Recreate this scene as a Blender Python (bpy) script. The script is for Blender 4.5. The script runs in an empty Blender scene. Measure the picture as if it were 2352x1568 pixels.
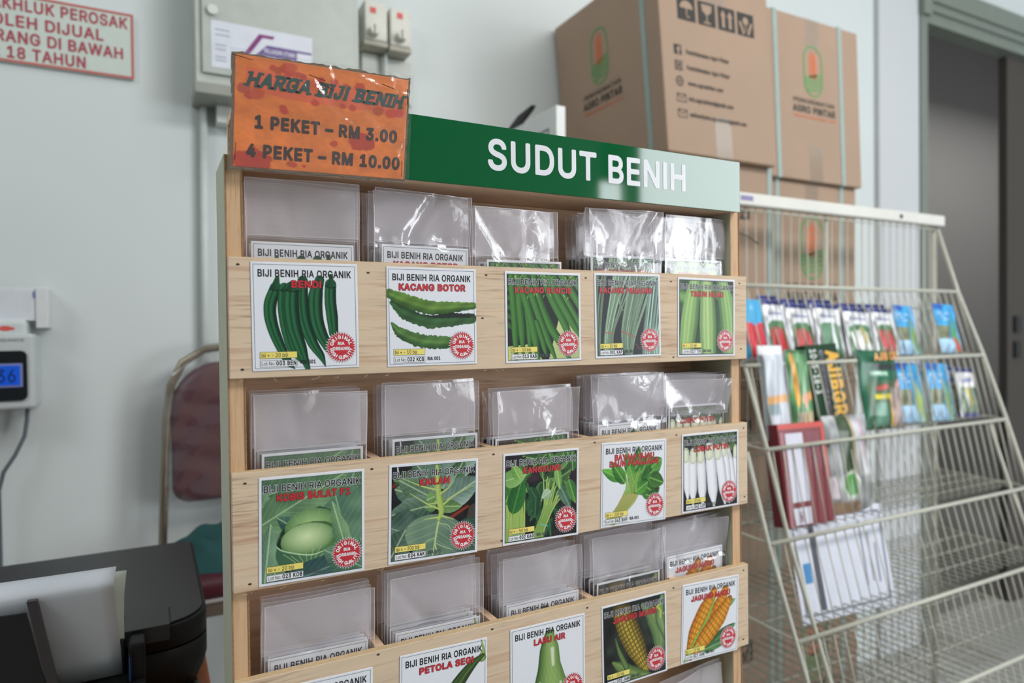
import bpy, bmesh, math, random
import numpy as np
from mathutils import Vector, Matrix

S = bpy.context.scene
COL = S.collection
rng = random.Random(7)
nrs = np.random.RandomState(11)

# ------------------------------------------------------------------ camera
def build_camera():
    yaw, pit, roll = math.radians(28.017), math.radians(-.7758), math.radians(-.6473)
    cy, sy = math.cos(yaw), math.sin(yaw)
    fw = Vector((sy*math.cos(pit), cy*math.cos(pit), math.sin(pit)))
    rt = Vector((cy, -sy, 0)); up = rt.cross(fw)
    r2 = rt*math.cos(roll)+up*math.sin(roll); u2 = up*math.cos(roll)-rt*math.sin(roll)
    cd = bpy.data.cameras.new('camera'); c = bpy.data.objects.new('camera', cd); COL.objects.link(c)
    m = Matrix((r2, u2, -fw)).transposed().to_4x4(); m.translation = Vector((-.0834, -.6730, 1.4312))
    c.matrix_world = m
    cd.sensor_width = 36; cd.lens = 24.0; cd.clip_start = .02
    cd.dof.use_dof = True; cd.dof.focus_distance = .74; cd.dof.aperture_fstop = 3.6
    S.camera = c
build_camera()

# ------------------------------------------------------------------ light
W = bpy.data.worlds.new('world'); S.world = W; W.use_nodes = True
W.node_tree.nodes['Background'].inputs[0].default_value = (.86, .95, 1, 1)
W.node_tree.nodes['Background'].inputs[1].default_value = .25
def area(name, loc, size, power, col, look):
    ld = bpy.data.lights.new(name, 'AREA'); ld.shape = 'RECTANGLE'; ld.size, ld.size_y = size
    ld.energy = power; ld.color = col
    o = bpy.data.objects.new(name, ld); COL.objects.link(o); o.location = loc
    o.rotation_euler = Vector(look).to_track_quat('-Z', 'Y').to_euler()
    return o
area('daylight_shopfront', (4.75, -4.3, 2.16), (2.9, 2.2), 240, (.91, .955, 1.0), (0, 1, 0))
area('fill_near', (-1.75, -.7, 3.1), (1.0, .7), 18, (.97, .99, 1.0), (.45, .35, -.8))  # unseen fill light added at the left for the wall and side veneer
area('inner_room_fill', (6.4, 2.0, 3.6), (3.4, 1.0), 46, (1, .99, .97), (0, 0, -1))  # added light, no known fixture, keeps the deep inner room from going dark
area('fill_back', (.5, .15, 3.40), (1.4, .5), 6, (1.0, .99, .97), (0, .25, -1))  # unseen light added to wash the upper back wall
area('fill_far', (1.75, -1.35, 3.0), (1.7, .5), 48, (1.0, .97, .95), (-.1, .6, -.8))  # unseen fill added to brighten the right of the stand and the cartons
vs = S.view_settings
vs.view_transform = 'Standard'; vs.look = 'None'; vs.exposure = -.15; vs.gamma = 1; vs.use_curve_mapping = False
S.cycles.transparent_max_bounces = 24
S.cycles.max_bounces = 8
S.cycles.diffuse_bounces = 4

# ------------------------------------------------------------------ materials
def lin(c):
    c = np.asarray(c, float)/255.0
    return np.where(c <= .04045, c/12.92, ((c+.055)/1.055)**2.4)
def L4(c): r = lin(c); return (float(r[0]), float(r[1]), float(r[2]), 1)
MATS = {}
def mat(name, c, rough=.6, metal=0, spec=.5, bump=None, mottle=None, emit=None, coat=0):
    """principled with a procedural noise variation and bump"""
    if name in MATS: return MATS[name]
    m = bpy.data.materials.new(name); m.use_nodes = True; MATS[name] = m
    nt = m.node_tree; b = nt.nodes['Principled BSDF']
    b.inputs['Base Color'].default_value = L4(c); b.inputs['Roughness'].default_value = rough
    b.inputs['Metallic'].default_value = metal; b.inputs['Specular IOR Level'].default_value = spec
    b.inputs['Coat Weight'].default_value = coat; b.inputs['Coat Roughness'].default_value = .03
    tc = nt.nodes.new('ShaderNodeTexCoord')
    k = mottle or (30, .06)
    n = nt.nodes.new('ShaderNodeTexNoise'); n.inputs['Scale'].default_value = k[0]; n.inputs['Detail'].default_value = 3
    nt.links.new(tc.outputs['Object'], n.inputs['Vector'])
    mx = nt.nodes.new('ShaderNodeMix'); mx.data_type = 'RGBA'
    cc = np.array(L4(c)[:3]); lo = cc*(1-k[1]*2); hi = np.minimum(cc*(1+k[1]), 1)
    mx.inputs[6].default_value = (*lo, 1); mx.inputs[7].default_value = (*hi, 1)
    nt.links.new(n.outputs[0], mx.inputs[0]); nt.links.new(mx.outputs[2], b.inputs['Base Color'])
    if bump:
        n2 = nt.nodes.new('ShaderNodeTexNoise'); n2.inputs['Scale'].default_value = bump[0]; n2.inputs['Detail'].default_value = 4
        nt.links.new(tc.outputs['Object'], n2.inputs['Vector'])
        bp = nt.nodes.new('ShaderNodeBump'); bp.inputs['Strength'].default_value = bump[1]; bp.inputs['Distance'].default_value = .002
        nt.links.new(n2.outputs[0], bp.inputs['Height']); nt.links.new(bp.outputs[0], b.inputs['Normal'])
    if emit:
        b.inputs['Emission Color'].default_value = L4(c); b.inputs['Emission Strength'].default_value = emit
    return m
def wood(name, base, streak, dens=.5, axis=0, rough=.55, fine=.75):
    m = bpy.data.materials.new(name); m.use_nodes = True; MATS[name] = m
    nt = m.node_tree; b = nt.nodes['Principled BSDF']; b.inputs['Roughness'].default_value = rough
    b.inputs['Specular IOR Level'].default_value = .3
    tc = nt.nodes.new('ShaderNodeTexCoord'); mp = nt.nodes.new('ShaderNodeMapping')
    oi = nt.nodes.new('ShaderNodeObjectInfo')
    add = nt.nodes.new('ShaderNodeVectorMath'); add.operation = 'ADD'
    mul = nt.nodes.new('ShaderNodeMath'); mul.operation = 'MULTIPLY'; mul.inputs[1].default_value = 7
    nt.links.new(oi.outputs['Random'], mul.inputs[0])
    nt.links.new(tc.outputs['Object'], add.inputs[0]); nt.links.new(mul.outputs[0], add.inputs[1])
    nt.links.new(add.outputs[0], mp.inputs[0])
    sc = [90, 90, 90]; sc[axis] = 4
    mp.inputs['Scale'].default_value = sc
    n1 = nt.nodes.new('ShaderNodeTexNoise'); n1.inputs['Scale'].default_value = 1; n1.inputs['Detail'].default_value = 5; n1.inputs['Distortion'].default_value = .6
    nt.links.new(mp.outputs[0], n1.inputs['Vector'])
    r = nt.nodes.new('ShaderNodeValToRGB'); e = r.color_ramp.elements
    bl = np.array(L4(base)[:3]); sl = np.array(L4(streak)[:3])
    e[0].position = .28; e[0].color = (*(bl*.93), 1); e[1].position = .80; e[1].color = (*sl, 1)
    x = r.color_ramp.elements.new(.55); x.color = (*np.minimum(bl*1.04, 1), 1)
    nt.links.new(n1.outputs[0], r.inputs[0])
    mp2 = nt.nodes.new('ShaderNodeMapping'); sc2 = [520, 520, 520]; sc2[axis] = 26; mp2.inputs['Scale'].default_value = sc2; nt.links.new(add.outputs[0], mp2.inputs[0])
    n3 = nt.nodes.new('ShaderNodeTexNoise'); n3.inputs['Scale'].default_value = 1; n3.inputs['Detail'].default_value = 2; nt.links.new(mp2.outputs[0], n3.inputs['Vector'])
    n4 = nt.nodes.new('ShaderNodeTexNoise'); n4.inputs['Scale'].default_value = 16; nt.links.new(add.outputs[0], n4.inputs['Vector'])
    rr = nt.nodes.new('ShaderNodeValToRGB'); rr.color_ramp.elements[0].position = .52; rr.color_ramp.elements[1].position = .74; nt.links.new(n3.outputs[0], rr.inputs[0])
    r4 = nt.nodes.new('ShaderNodeMapRange'); r4.inputs[1].default_value = .38; r4.inputs[2].default_value = .68; nt.links.new(n4.outputs[0], r4.inputs[0])
    mk = nt.nodes.new('ShaderNodeMath'); mk.operation = 'MULTIPLY'; nt.links.new(rr.outputs[0], mk.inputs[0]); nt.links.new(r4.outputs[0], mk.inputs[1])
    mq = nt.nodes.new('ShaderNodeMath'); mq.operation = 'MULTIPLY'; mq.inputs[1].default_value = fine; nt.links.new(mk.outputs[0], mq.inputs[0])
    n2 = nt.nodes.new('ShaderNodeTexNoise'); n2.inputs['Scale'].default_value = 9; n2.inputs['Detail'].default_value = 2
    nt.links.new(add.outputs[0], n2.inputs['Vector'])
    mx = nt.nodes.new('ShaderNodeMix'); mx.data_type = 'RGBA'; mx.inputs[7].default_value = (*(bl*.98), 1)
    nt.links.new(r.outputs[0], mx.inputs[6])
    mm = nt.nodes.new('ShaderNodeMath'); mm.operation = 'MULTIPLY'; mm.inputs[1].default_value = 1-dens
    nt.links.new(n2.outputs[0], mm.inputs[0]); nt.links.new(mm.outputs[0], mx.inputs[0])
    m5 = nt.nodes.new('ShaderNodeMix'); m5.data_type = 'RGBA'; m5.inputs[7].default_value = (*(sl*.62), 1); nt.links.new(mq.outputs[0], m5.inputs[0]); nt.links.new(mx.outputs[2], m5.inputs[6])
    nt.links.new(m5.outputs[2], b.inputs['Base Color'])
    bp = nt.nodes.new('ShaderNodeBump'); bp.inputs['Strength'].default_value = .12; bp.inputs['Distance'].default_value = .001
    nt.links.new(n1.outputs[0], bp.inputs['Height']); nt.links.new(bp.outputs[0], b.inputs['Normal'])
    return m
def film(name, veil, rough=.08, tint=(244, 238, 246), bump=.0, scale=30, gloss=1.0):
    """clear thin plastic: mostly transparent, a faint milky veil and a fresnel gloss"""
    m = bpy.data.materials.new(name); m.use_nodes = True; MATS[name] = m
    nt = m.node_tree; nt.nodes.remove(nt.nodes['Principled BSDF']); out = nt.nodes['Material Output']
    tr = nt.nodes.new('ShaderNodeBsdfTransparent'); df = nt.nodes.new('ShaderNodeBsdfDiffuse'); tl = nt.nodes.new('ShaderNodeBsdfTranslucent')
    gl = nt.nodes.new('ShaderNodeBsdfGlossy'); gl.inputs['Roughness'].default_value = rough
    df.inputs[0].default_value = L4(tint); tl.inputs[0].default_value = L4(tint)
    a = nt.nodes.new('ShaderNodeMixShader'); a.inputs[0].default_value = .15
    nt.links.new(df.outputs[0], a.inputs[1]); nt.links.new(tl.outputs[0], a.inputs[2])
    v = nt.nodes.new('ShaderNodeMixShader')
    n = nt.nodes.new('ShaderNodeTexNoise'); n.inputs['Scale'].default_value = 14
    tc = nt.nodes.new('ShaderNodeTexCoord'); nt.links.new(tc.outputs['Object'], n.inputs['Vector'])
    mr = nt.nodes.new('ShaderNodeMapRange'); mr.inputs[3].default_value = veil*.75; mr.inputs[4].default_value = veil*1.25
    nt.links.new(n.outputs[0], mr.inputs[0]); nt.links.new(mr.outputs[0], v.inputs[0])
    nt.links.new(tr.outputs[0], v.inputs[1]); nt.links.new(a.outputs[0], v.inputs[2])
    # schlick reflectance of a thin sheet, the same from both of its sides
    ge = nt.nodes.new('ShaderNodeNewGeometry'); dt = nt.nodes.new('ShaderNodeVectorMath'); dt.operation = 'DOT_PRODUCT'
    nt.links.new(ge.outputs['Incoming'], dt.inputs[0]); nt.links.new(ge.outputs['Normal'], dt.inputs[1])
    def mth(op, a_, b_):
        q = nt.nodes.new('ShaderNodeMath'); q.operation = op
        for i, z in enumerate((a_, b_)):
            if z is None: continue
            if isinstance(z, (int, float)): q.inputs[i].default_value = z
            else: nt.links.new(z, q.inputs[i])
        return q.outputs[0]
    om = mth('SUBTRACT', 1.0, mth('ABSOLUTE', dt.outputs['Value'], None)); p5 = mth('POWER', om, 5.0)
    fm = mth('MULTIPLY', mth('MULTIPLY_ADD', p5, .92), gloss); fm.node.inputs[0].links[0].from_node.inputs[2].default_value = .075
    g = nt.nodes.new('ShaderNodeMixShader'); nt.links.new(fm, g.inputs[0])
    nt.links.new(v.outputs[0], g.inputs[1]); nt.links.new(gl.outputs[0], g.inputs[2])
    if bump:
        n2 = nt.nodes.new('ShaderNodeTexNoise'); n2.inputs['Scale'].default_value = scale; n2.inputs['Detail'].default_value = 2; n2.inputs['Distortion'].default_value = 1.5
        nt.links.new(tc.outputs['Object'], n2.inputs['Vector'])
        bp = nt.nodes.new('ShaderNodeBump'); bp.inputs['Strength'].default_value = bump; bp.inputs['Distance'].default_value = .004
        nt.links.new(n2.outputs[0], bp.inputs['Height'])
        nt.links.new(bp.outputs[0], gl.inputs['Normal'])
    nt.links.new(g.outputs[0], out.inputs[0])
    return m
def printed(name, rough=.42):
    m = bpy.data.materials.new(name); m.use_nodes = True; MATS[name] = m
    nt = m.node_tree; b = nt.nodes['Principled BSDF']; b.inputs['Roughness'].default_value = rough; b.inputs['Specular IOR Level'].default_value = .35
    at = nt.nodes.new('ShaderNodeAttribute'); at.attribute_name = 'print'
    nt.links.new(at.outputs['Color'], b.inputs['Base Color'])
    return m

# ------------------------------------------------------------------ mesh helpers
class MB:
    """collects shapes, then links them as ONE mesh object"""
    def __init__(s): s.v = []; s.f = []; s.m = []; s.n = 0; s.sm = []
    def add(s, v, f, mi=0, smooth=False):
        v = [tuple(map(float, p)) for p in v]
        s.v += v; s.f += [[i+s.n for i in q] for q in f]; s.m += [mi]*len(f); s.sm += [smooth]*len(f); s.n += len(v); return s
    def box(s, x0, x1, y0, y1, z0, z1, mi=0, bev=0, seg=2):
        if not bev:
            v = [(x0, y0, z0), (x1, y0, z0), (x1, y1, z0), (x0, y1, z0), (x0, y0, z1), (x1, y0, z1), (x1, y1, z1), (x0, y1, z1)]
            return s.add(v, [(0, 3, 2, 1), (4, 5, 6, 7), (0, 1, 5, 4), (1, 2, 6, 5), (2, 3, 7, 6), (3, 0, 4, 7)], mi)
        bm = bmesh.new(); bmesh.ops.create_cube(bm, size=1)
        for q in bm.verts: q.co = Vector(((x0+x1)/2+q.co.x*(x1-x0), (y0+y1)/2+q.co.y*(y1-y0), (z0+z1)/2+q.co.z*(z1-z0)))
        bmesh.ops.bevel(bm, geom=bm.edges[:], offset=bev, segments=seg, profile=.5, affect='EDGES')
        return s.bm(bm, mi, False)
    def bm(s, bm, mi=0, smooth=False):
        bm.verts.index_update(); s.add([q.co[:] for q in bm.verts], [[q.index for q in f.verts] for f in bm.faces], mi, smooth); bm.free(); return s
    def tube(s, pts, r, mi=0, k=8, closed=False):
        P = [Vector(p) for p in pts]; n = len(P); rr = r if isinstance(r, (list, tuple)) else [r]*n
        vs_ = []; fs = []; prev = None
        for i, p in enumerate(P):
            a = P[(i-1) % n] if (closed or i) else p; b = P[(i+1) % n] if (closed or i < n-1) else p
            t = (b-a).normalized()
            if prev is None: u = t.orthogonal().normalized()
            else: u = (prev-t*prev.dot(t)).normalized()
            prev = u; w = t.cross(u)
            vs_ += [p+(u*math.cos(2*math.pi*j/k)+w*math.sin(2*math.pi*j/k))*rr[i] for j in range(k)]
        for i in range(n if closed else n-1):
            q = (i+1) % n
            fs += [(i*k+j, i*k+(j+1) % k, q*k+(j+1) % k, q*k+j) for j in range(k)]
        if not closed: fs += [tuple(range(k))[::-1], tuple((n-1)*k+j for j in range(k))]
        return s.add(vs_, fs, mi, k > 4)
    def prism(s, pts, axis, a, b, mi=0):
        """polygon (2-D pts) extruded along an axis between a and b"""
        def P(p, c): return {'y': (p[0], c, p[1]), 'x': (c, p[0], p[1]), 'z': (p[0], p[1], c)}[axis]
        n = len(pts); v = [P(p, a) for p in pts]+[P(p, b) for p in pts]
        f = [tuple(range(n))[::-1], tuple(range(n, 2*n))]+[(i, (i+1) % n, n+(i+1) % n, n+i) for i in range(n)]
        return s.add(v, f, mi)
    def map(s, fn): s.v = [tuple(fn(*p)) for p in s.v]; return s
    def mesh(s, name, mats):
        me = bpy.data.meshes.new(name); me.from_pydata(s.v, [], s.f)
        for m in (mats if isinstance(mats, (list, tuple)) else [mats]): me.materials.append(m)
        me.polygons.foreach_set('material_index', s.m); me.polygons.foreach_set('use_smooth', s.sm); me.update()
        return me
    def build(s, name, mats, parent=None, fixn=True):
        me = s.mesh(name, mats)
        if fixn:
            b = bmesh.new(); b.from_mesh(me); bmesh.ops.recalc_face_normals(b, faces=b.faces[:]); b.to_mesh(me); b.free()
        return put(name, me, parent)
def put(name, me, parent=None, loc=None, rot=None):
    o = bpy.data.objects.new(name, me); COL.objects.link(o)
    if parent is not None:
        o.parent = parent; 
        if loc is None: o.matrix_parent_inverse = world_of(parent).inverted()
    if loc is not None: o.location = loc
    if rot is not None: o.rotation_euler = rot
    return o
def world_of(o):
    m = o.matrix_basis.copy()
    return (world_of(o.parent) @ o.matrix_parent_inverse @ m) if o.parent else m
def tag(o, label=None, cat=None, group=None, kind=None):
    if label: o['label'] = label
    if cat: o['category'] = cat
    if group: o['group'] = group
    if kind: o['kind'] = kind
    return o
def empty(name, loc, label, cat, group=None, rz=0):
    o = bpy.data.objects.new(name, None); COL.objects.link(o); o.location = loc; o.rotation_euler = (0, 0, rz); o.empty_display_size = .05
    return tag(o, label, cat, group)
def struct(o): o['kind'] = 'structure'; return o

# ------------------------------------------------------------------ flat lettering
def plain_font():
    import os                                    # the sans face that ships inside Blender; its default face if absent
    try: return bpy.data.fonts.load(os.path.join(bpy.utils.system_resource('DATAFILES'), 'fonts', 'Inter.woff2'))
    except Exception: return None
FONT = plain_font()
_GL, _GM = {}, {}
def cap_height():
    cu = bpy.data.curves.new('t', 'FONT'); cu.body = 'H'; cu.size = 1; cu.font = FONT or cu.font; ob = bpy.data.objects.new('t', cu); COL.objects.link(ob)
    dg = bpy.context.evaluated_depsgraph_get(); c = ob.evaluated_get(dg).to_curve(dg); h = max(p.co[1] for sp in c.splines for p in sp.bezier_points)
    ob.evaluated_get(dg).to_curve_clear(); bpy.data.objects.remove(ob); bpy.data.curves.remove(cu); return h
CAPH = cap_height()
def glyph_outline(ch):
    """(closed outlines as point loops, advance), cap height 1, baseline 0"""
    if ch in _GL: return _GL[ch]
    if ch == 'I': _GL[ch] = ([np.array([(.10, 0), (.235, 0), (.235, 1.), (.10, 1.)])], .335); return _GL[ch]
    def text_obj(body):
        cu = bpy.data.curves.new('t', 'FONT'); cu.body = body; cu.size = 1; cu.font = FONT or cu.font; cu.resolution_u = 4
        ob = bpy.data.objects.new('t', cu); COL.objects.link(ob); return ob, cu
    loops = []; obs = [text_obj(t) for t in (ch, 'H'+ch+'H', 'H', 'HH')]
    dg = bpy.context.evaluated_depsgraph_get(); ext = []
    for i, (ob, cu) in enumerate(obs):
        ev = ob.evaluated_get(dg); c = ev.to_curve(dg); xs = []
        for sp in c.splines:
            pts = []; bp = sp.bezier_points; n = len(bp)
            for k in range(n):
                p0, p1 = bp[k], bp[(k+1) % n]; A, B, C_, D = [np.array(q[:2]) for q in (p0.co, p0.handle_right, p1.handle_left, p1.co)]
                straight = abs(np.cross(B-A, D-A))+abs(np.cross(C_-A, D-A)) < 1e-5
                for t in ((0,) if straight else (0, .2, .4, .6, .8)): pts.append(A*(1-t)**3+3*B*t*(1-t)**2+3*C_*t*t*(1-t)+D*t**3)
            if len(pts) > 2: xs.append(np.array(pts)/CAPH)
        ext.append(max([p[:, 0].max() for p in xs], default=0)); ev.to_curve_clear()
        if i == 0: loops = xs
    for ob, cu in obs: bpy.data.objects.remove(ob); bpy.data.curves.remove(cu)
    aH = ext[3]-ext[2]; _GL[ch] = (loops, ext[1]-ext[2]-aH); return _GL[ch]
def glyph_mesh(ch, bold, res):
    """filled glyph, thickened by bold, cut out of a fine grid so that nothing overlaps"""
    k = (ch, round(bold, 3), res)
    if k in _GM: return _GM[k]
    loops, adv = glyph_outline(ch)
    if not loops: _GM[k] = (np.zeros((0, 2)), []); return _GM[k]
    P = np.vstack(loops); h = 1.0/res; lo = P.min(0)-bold-2*h; hi = P.max(0)+bold+2*h
    nx, ny = [int(math.ceil(q/h))+1 for q in (hi-lo)]; X, Y = np.meshgrid(lo[0]+h*np.arange(nx), lo[1]+h*np.arange(ny)); wn = np.zeros(X.shape, int); d = np.full(X.shape, 9.0)
    for L_ in loops:
        for a, b in zip(L_, np.roll(L_, -1, 0)):
            e = b-a; cr = e[0]*(Y-a[1])-e[1]*(X-a[0]); wn += ((a[1] <= Y) & (b[1] > Y) & (cr > 0)).astype(int)-((a[1] > Y) & (b[1] <= Y) & (cr < 0)).astype(int)
            t = np.clip(((X-a[0])*e[0]+(Y-a[1])*e[1])/(e@e+1e-12), 0, 1); d = np.minimum(d, np.hypot(X-a[0]-t*e[0], Y-a[1]-t*e[1]))
    f = np.where(wn != 0, d, -d)+max(bold, .012); V = []; F = []; I = {}
    def vert(key, p):
        if key not in I: I[key] = len(V); V.append(p)
        return I[key]
    ins = f > 0
    for j in range(ny-1):
        i = 0
        while i < nx-1:
            c = [(i, j), (i+1, j), (i+1, j+1), (i, j+1)]; s_ = [ins[q[1], q[0]] for q in c]
            if all(s_):
                i0 = i
                while i < nx-1 and ins[j, i+1] and ins[j+1, i+1]: i += 1
                F.append([vert(q, (X[q[1], q[0]], Y[q[1], q[0]])) for q in ((i0, j), (i, j), (i, j+1), (i0, j+1))]); continue
            if any(s_):
                poly = []
                for m in range(4):
                    a, b = c[m], c[(m+1) % 4]
                    if s_[m]: poly.append(vert(a, (X[a[1], a[0]], Y[a[1], a[0]])))
                    if s_[m] != s_[(m+1) % 4]:
                        fa, fb = f[a[1], a[0]], f[b[1], b[0]]; t = fa/(fa-fb); poly.append(vert((min(a, b), max(a, b)), (X[a[1], a[0]]+t*(X[b[1], b[0]]-X[a[1], a[0]]), Y[a[1], a[0]]+t*(Y[b[1], b[0]]-Y[a[1], a[0]]))))
                if len(poly) > 2: F.append(poly)
            i += 1
    _GM[k] = (np.array(V), F); return _GM[k]
def text_to(mb, body, x0, x1, base, cap, put3, mi=0, bold=0.0, grow=0.0, slant=0.0, res=18):
    """set a string between x0 and x1; put3(x, z) gives the 3-D point; bold and grow (in cap heights) thicken the strokes"""
    pen = 0; items = []; lo = 9; hi = -9
    for ch in body:
        loops, adv = glyph_outline(ch); items.append((ch, pen))
        if loops: q = np.vstack(loops)[:, 0]; lo = min(lo, pen+q.min()); hi = max(hi, pen+q.max())
        pen += adv+2*bold*.8
    if hi < lo: return
    sx = (x1-x0)/(hi-lo); ext = []
    for ch, p0 in items:
        v, f = glyph_mesh(ch, bold+grow, res)
        if len(v): mb.add([put3(x0+(p[0]+p0-lo)*sx+slant*p[1]*cap, base+p[1]*cap) for p in v], f, mi); ext.append((ch, x0+(v[:, 0].min()+p0-lo)*sx, x0+(v[:, 0].max()+p0-lo)*sx))
    return ext
def ring_text(mb, body, cx, cz, r, cap, a0, a1, put3, mi, bold, inward=False):
    """letters spread over an arc; angles in degrees, 90 is the top"""
    n = len(body)
    for i, ch in enumerate(body):
        if ch == ' ': continue
        a = math.radians(a0+(a1-a0)*i/(n-1)); v, f = glyph_mesh(ch, bold, 14)
        w = (v[:, 0].min()+v[:, 0].max())/2
        rot = a-math.pi/2 if not inward else a+math.pi/2
        px, pz = cx+r*math.cos(a), cz+r*math.sin(a); c, s_ = math.cos(rot), math.sin(rot)
        mb.add([put3(px+((p[0]-w)*c-(p[1]-.5)*s_)*cap, pz+((p[0]-w)*s_+(p[1]-.5)*c)*cap) for p in v], f, mi)
def rect2(mb, x0, x1, z0, z1, put3, mi): mb.add([put3(x0, z0), put3(x1, z0), put3(x1, z1), put3(x0, z1)], [(0, 1, 2, 3)], mi)
def frame2(mb, x0, x1, z0, z1, t, put3, mi):
    rect2(mb, x0, x1, z1-t, z1, put3, mi); rect2(mb, x0, x1, z0, z0+t, put3, mi); rect2(mb, x0, x0+t, z0+t, z1-t, put3, mi); rect2(mb, x1-t, x1, z0+t, z1-t, put3, mi)
def line2(mb, pts, w, put3, mi):
    for (a, b) in zip(pts[:-1], pts[1:]):
        d = np.array(b, float)-a; n = np.array([-d[1], d[0]])/max(np.hypot(*d), 1e-9)*w/2
        mb.add([put3(*(np.array(a)-n)), put3(*(np.array(b)-n)), put3(*(np.array(b)+n)), put3(*(np.array(a)+n))], [(0, 1, 2, 3)], mi)
def disc2(mb, cx, cz, rx, rz, put3, mi, n=28): mb.add([put3(cx+rx*math.cos(2*math.pi*i/n), cz+rz*math.sin(2*math.pi*i/n)) for i in range(n)], [tuple(range(n))], mi)
def ring2(mb, cx, cz, rx, rz, t, put3, mi, n=32):
    v = []
    for q in (0, t):
        v += [put3(cx+(rx-q)*math.cos(2*math.pi*i/n), cz+(rz-q)*math.sin(2*math.pi*i/n)) for i in range(n)]
    mb.add(v, [(i, (i+1) % n, n+(i+1) % n, n+i) for i in range(n)], mi)

# ------------------------------------------------------------------ printed pictures (vertex colours on a fine grid)
def smooth_path(p, n=22):
    p = np.array(p, float); m = len(p)
    if m == 2: return p[0]+(p[1]-p[0])*np.linspace(0, 1, n)[:, None]
    q = np.vstack([2*p[0]-p[1], p, 2*p[-1]-p[-2]]); out = []
    for t in np.linspace(0, m-1-1e-6, n):
        i = int(t); u = t-i; a, b, c, d = q[i], q[i+1], q[i+2], q[i+3]
        out.append(.5*((2*b)+(-a+c)*u+(2*a-5*b+4*c-d)*u*u+(-a+3*b-3*c+d)*u**3))
    return np.array(out)
class Pic:
    def __init__(s, n, bg):
        s.n = n; s.a = np.empty((n, n, 3)); s.a[:] = bg
        t = (np.arange(n))/(n-1); s.U, s.V = np.meshgrid(t, t)
    def noise(s, k, seed=0):
        r = np.random.RandomState(seed).rand(k+2, k+2); x = s.U*k; y = s.V*k; i = np.minimum(x.astype(int), k); j = np.minimum(y.astype(int), k); fx = x-i; fy = y-j
        fx = fx*fx*(3-2*fx); fy = fy*fy*(3-2*fy)
        return (r[j, i]*(1-fx)+r[j, i+1]*fx)*(1-fy)+(r[j+1, i]*(1-fx)+r[j+1, i+1]*fx)*fy
    def mix(s, sl, al, col): s.a[sl] = s.a[sl]*(1-al[..., None])+np.asarray(col)*al[..., None]
    def win(s, x0, x1, y0, y1):
        n = s.n; i0 = max(int(x0*n)-2, 0); i1 = min(int(x1*n)+3, n); j0 = max(int(y0*n)-2, 0); j1 = min(int(y1*n)+3, n)
        return (slice(j0, j1), slice(i0, i1)) if i1 > i0 and j1 > j0 else None
    def mottle(s, k, amt, seed=0): s.a = np.clip(s.a*(1+amt*2*(s.noise(k, seed)-.5))[..., None], 0, 255)
    def poly(s, pts, col, col2=None, ang=0, soft=1.0):
        p = np.array(pts, float); sl = s.win(p[:, 0].min(), p[:, 0].max(), p[:, 1].min(), p[:, 1].max())
        if sl is None: return
        U, V = s.U[sl], s.V[sl]; ins = np.zeros(U.shape, bool); d = np.full(U.shape, 9.0); m = len(p)
        for i in range(m):
            a, b = p[i], p[(i+1) % m]
            c = ((a[1] > V) != (b[1] > V))
            with np.errstate(divide='ignore', invalid='ignore'): ins ^= c & (U < (b[0]-a[0])*(V-a[1])/(b[1]-a[1]+1e-12)+a[0])
            e = b-a; t = np.clip(((U-a[0])*e[0]+(V-a[1])*e[1])/(e@e+1e-12), 0, 1); d = np.minimum(d, np.hypot(U-a[0]-t*e[0], V-a[1]-t*e[1]))
        al = np.clip(np.where(ins, d, -d)*s.n/soft+.5, 0, 1)
        c = np.asarray(col, float)
        if col2 is not None:
            w = U*math.cos(ang)+V*math.sin(ang); w = (w-w.min())/(np.ptp(w)+1e-9); c = c+(np.asarray(col2)-c)*w[..., None]
        s.mix(sl, al, c)
    def stroke(s, pts, ws, edge, core, off=0.0, pw=2.0, ribs=0, ribc=None, jag=0, seed=0, tex=None, round_=True):
        p = smooth_path(pts, 26); t = np.linspace(0, 1, 26); w = np.interp(t, np.linspace(0, 1, len(ws)), ws)
        W_ = max(ws)*1.3; sl = s.win(p[:, 0].min()-W_, p[:, 0].max()+W_, p[:, 1].min()-W_, p[:, 1].max()+W_)
        if sl is None: return
        U, V = s.U[sl], s.V[sl]; best = np.full(U.shape, 9.0); sd = np.zeros(U.shape); tt = np.zeros(U.shape)
        for i in range(25):
            a, b = p[i], p[i+1]; e = b-a; L_ = e@e+1e-12
            q = ((U-a[0])*e[0]+(V-a[1])*e[1])/L_
            if not round_:
                if i == 0: q = np.where(q < 0, -9, q)
                if i == 24: q = np.where(q > 1, -9, q)
            qq = np.clip(q, 0, 1); dx = U-a[0]-qq*e[0]; dy = V-a[1]-qq*e[1]; d = np.hypot(dx, dy)
            d = np.where(q < -5, 9, d); k = d < best
            best = np.where(k, d, best); sd = np.where(k, np.sign(e[0]*dy-e[1]*dx)*d, sd); tt = np.where(k, (i+qq)/25, tt)
        ww = np.interp(tt, t, w)
        if jag:
            r = np.random.RandomState(seed).rand(60); ww = ww*(1+jag*(np.interp(tt*59, np.arange(60), r)-.5)*2)
        x = sd/np.maximum(ww, 1e-5); al = np.clip((ww-best)*s.n+.5, 0, 1)*(ww > 1e-4)
        f = 1-np.clip(np.abs(x-off)/(1+abs(off)), 0, 1)**pw
        c = np.asarray(edge, float)+(np.asarray(core, float)-np.asarray(edge))*f[..., None]
        if ribs:
            k = (np.sin(x*ribs)*.5+.5)**2; c = c*(1-.55*k[..., None])+np.asarray(ribc if ribc is not None else edge)*.55*k[..., None]
        if tex is not None: c = c*tex(tt, x)[..., None]
        s.mix(sl, al, c)
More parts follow.
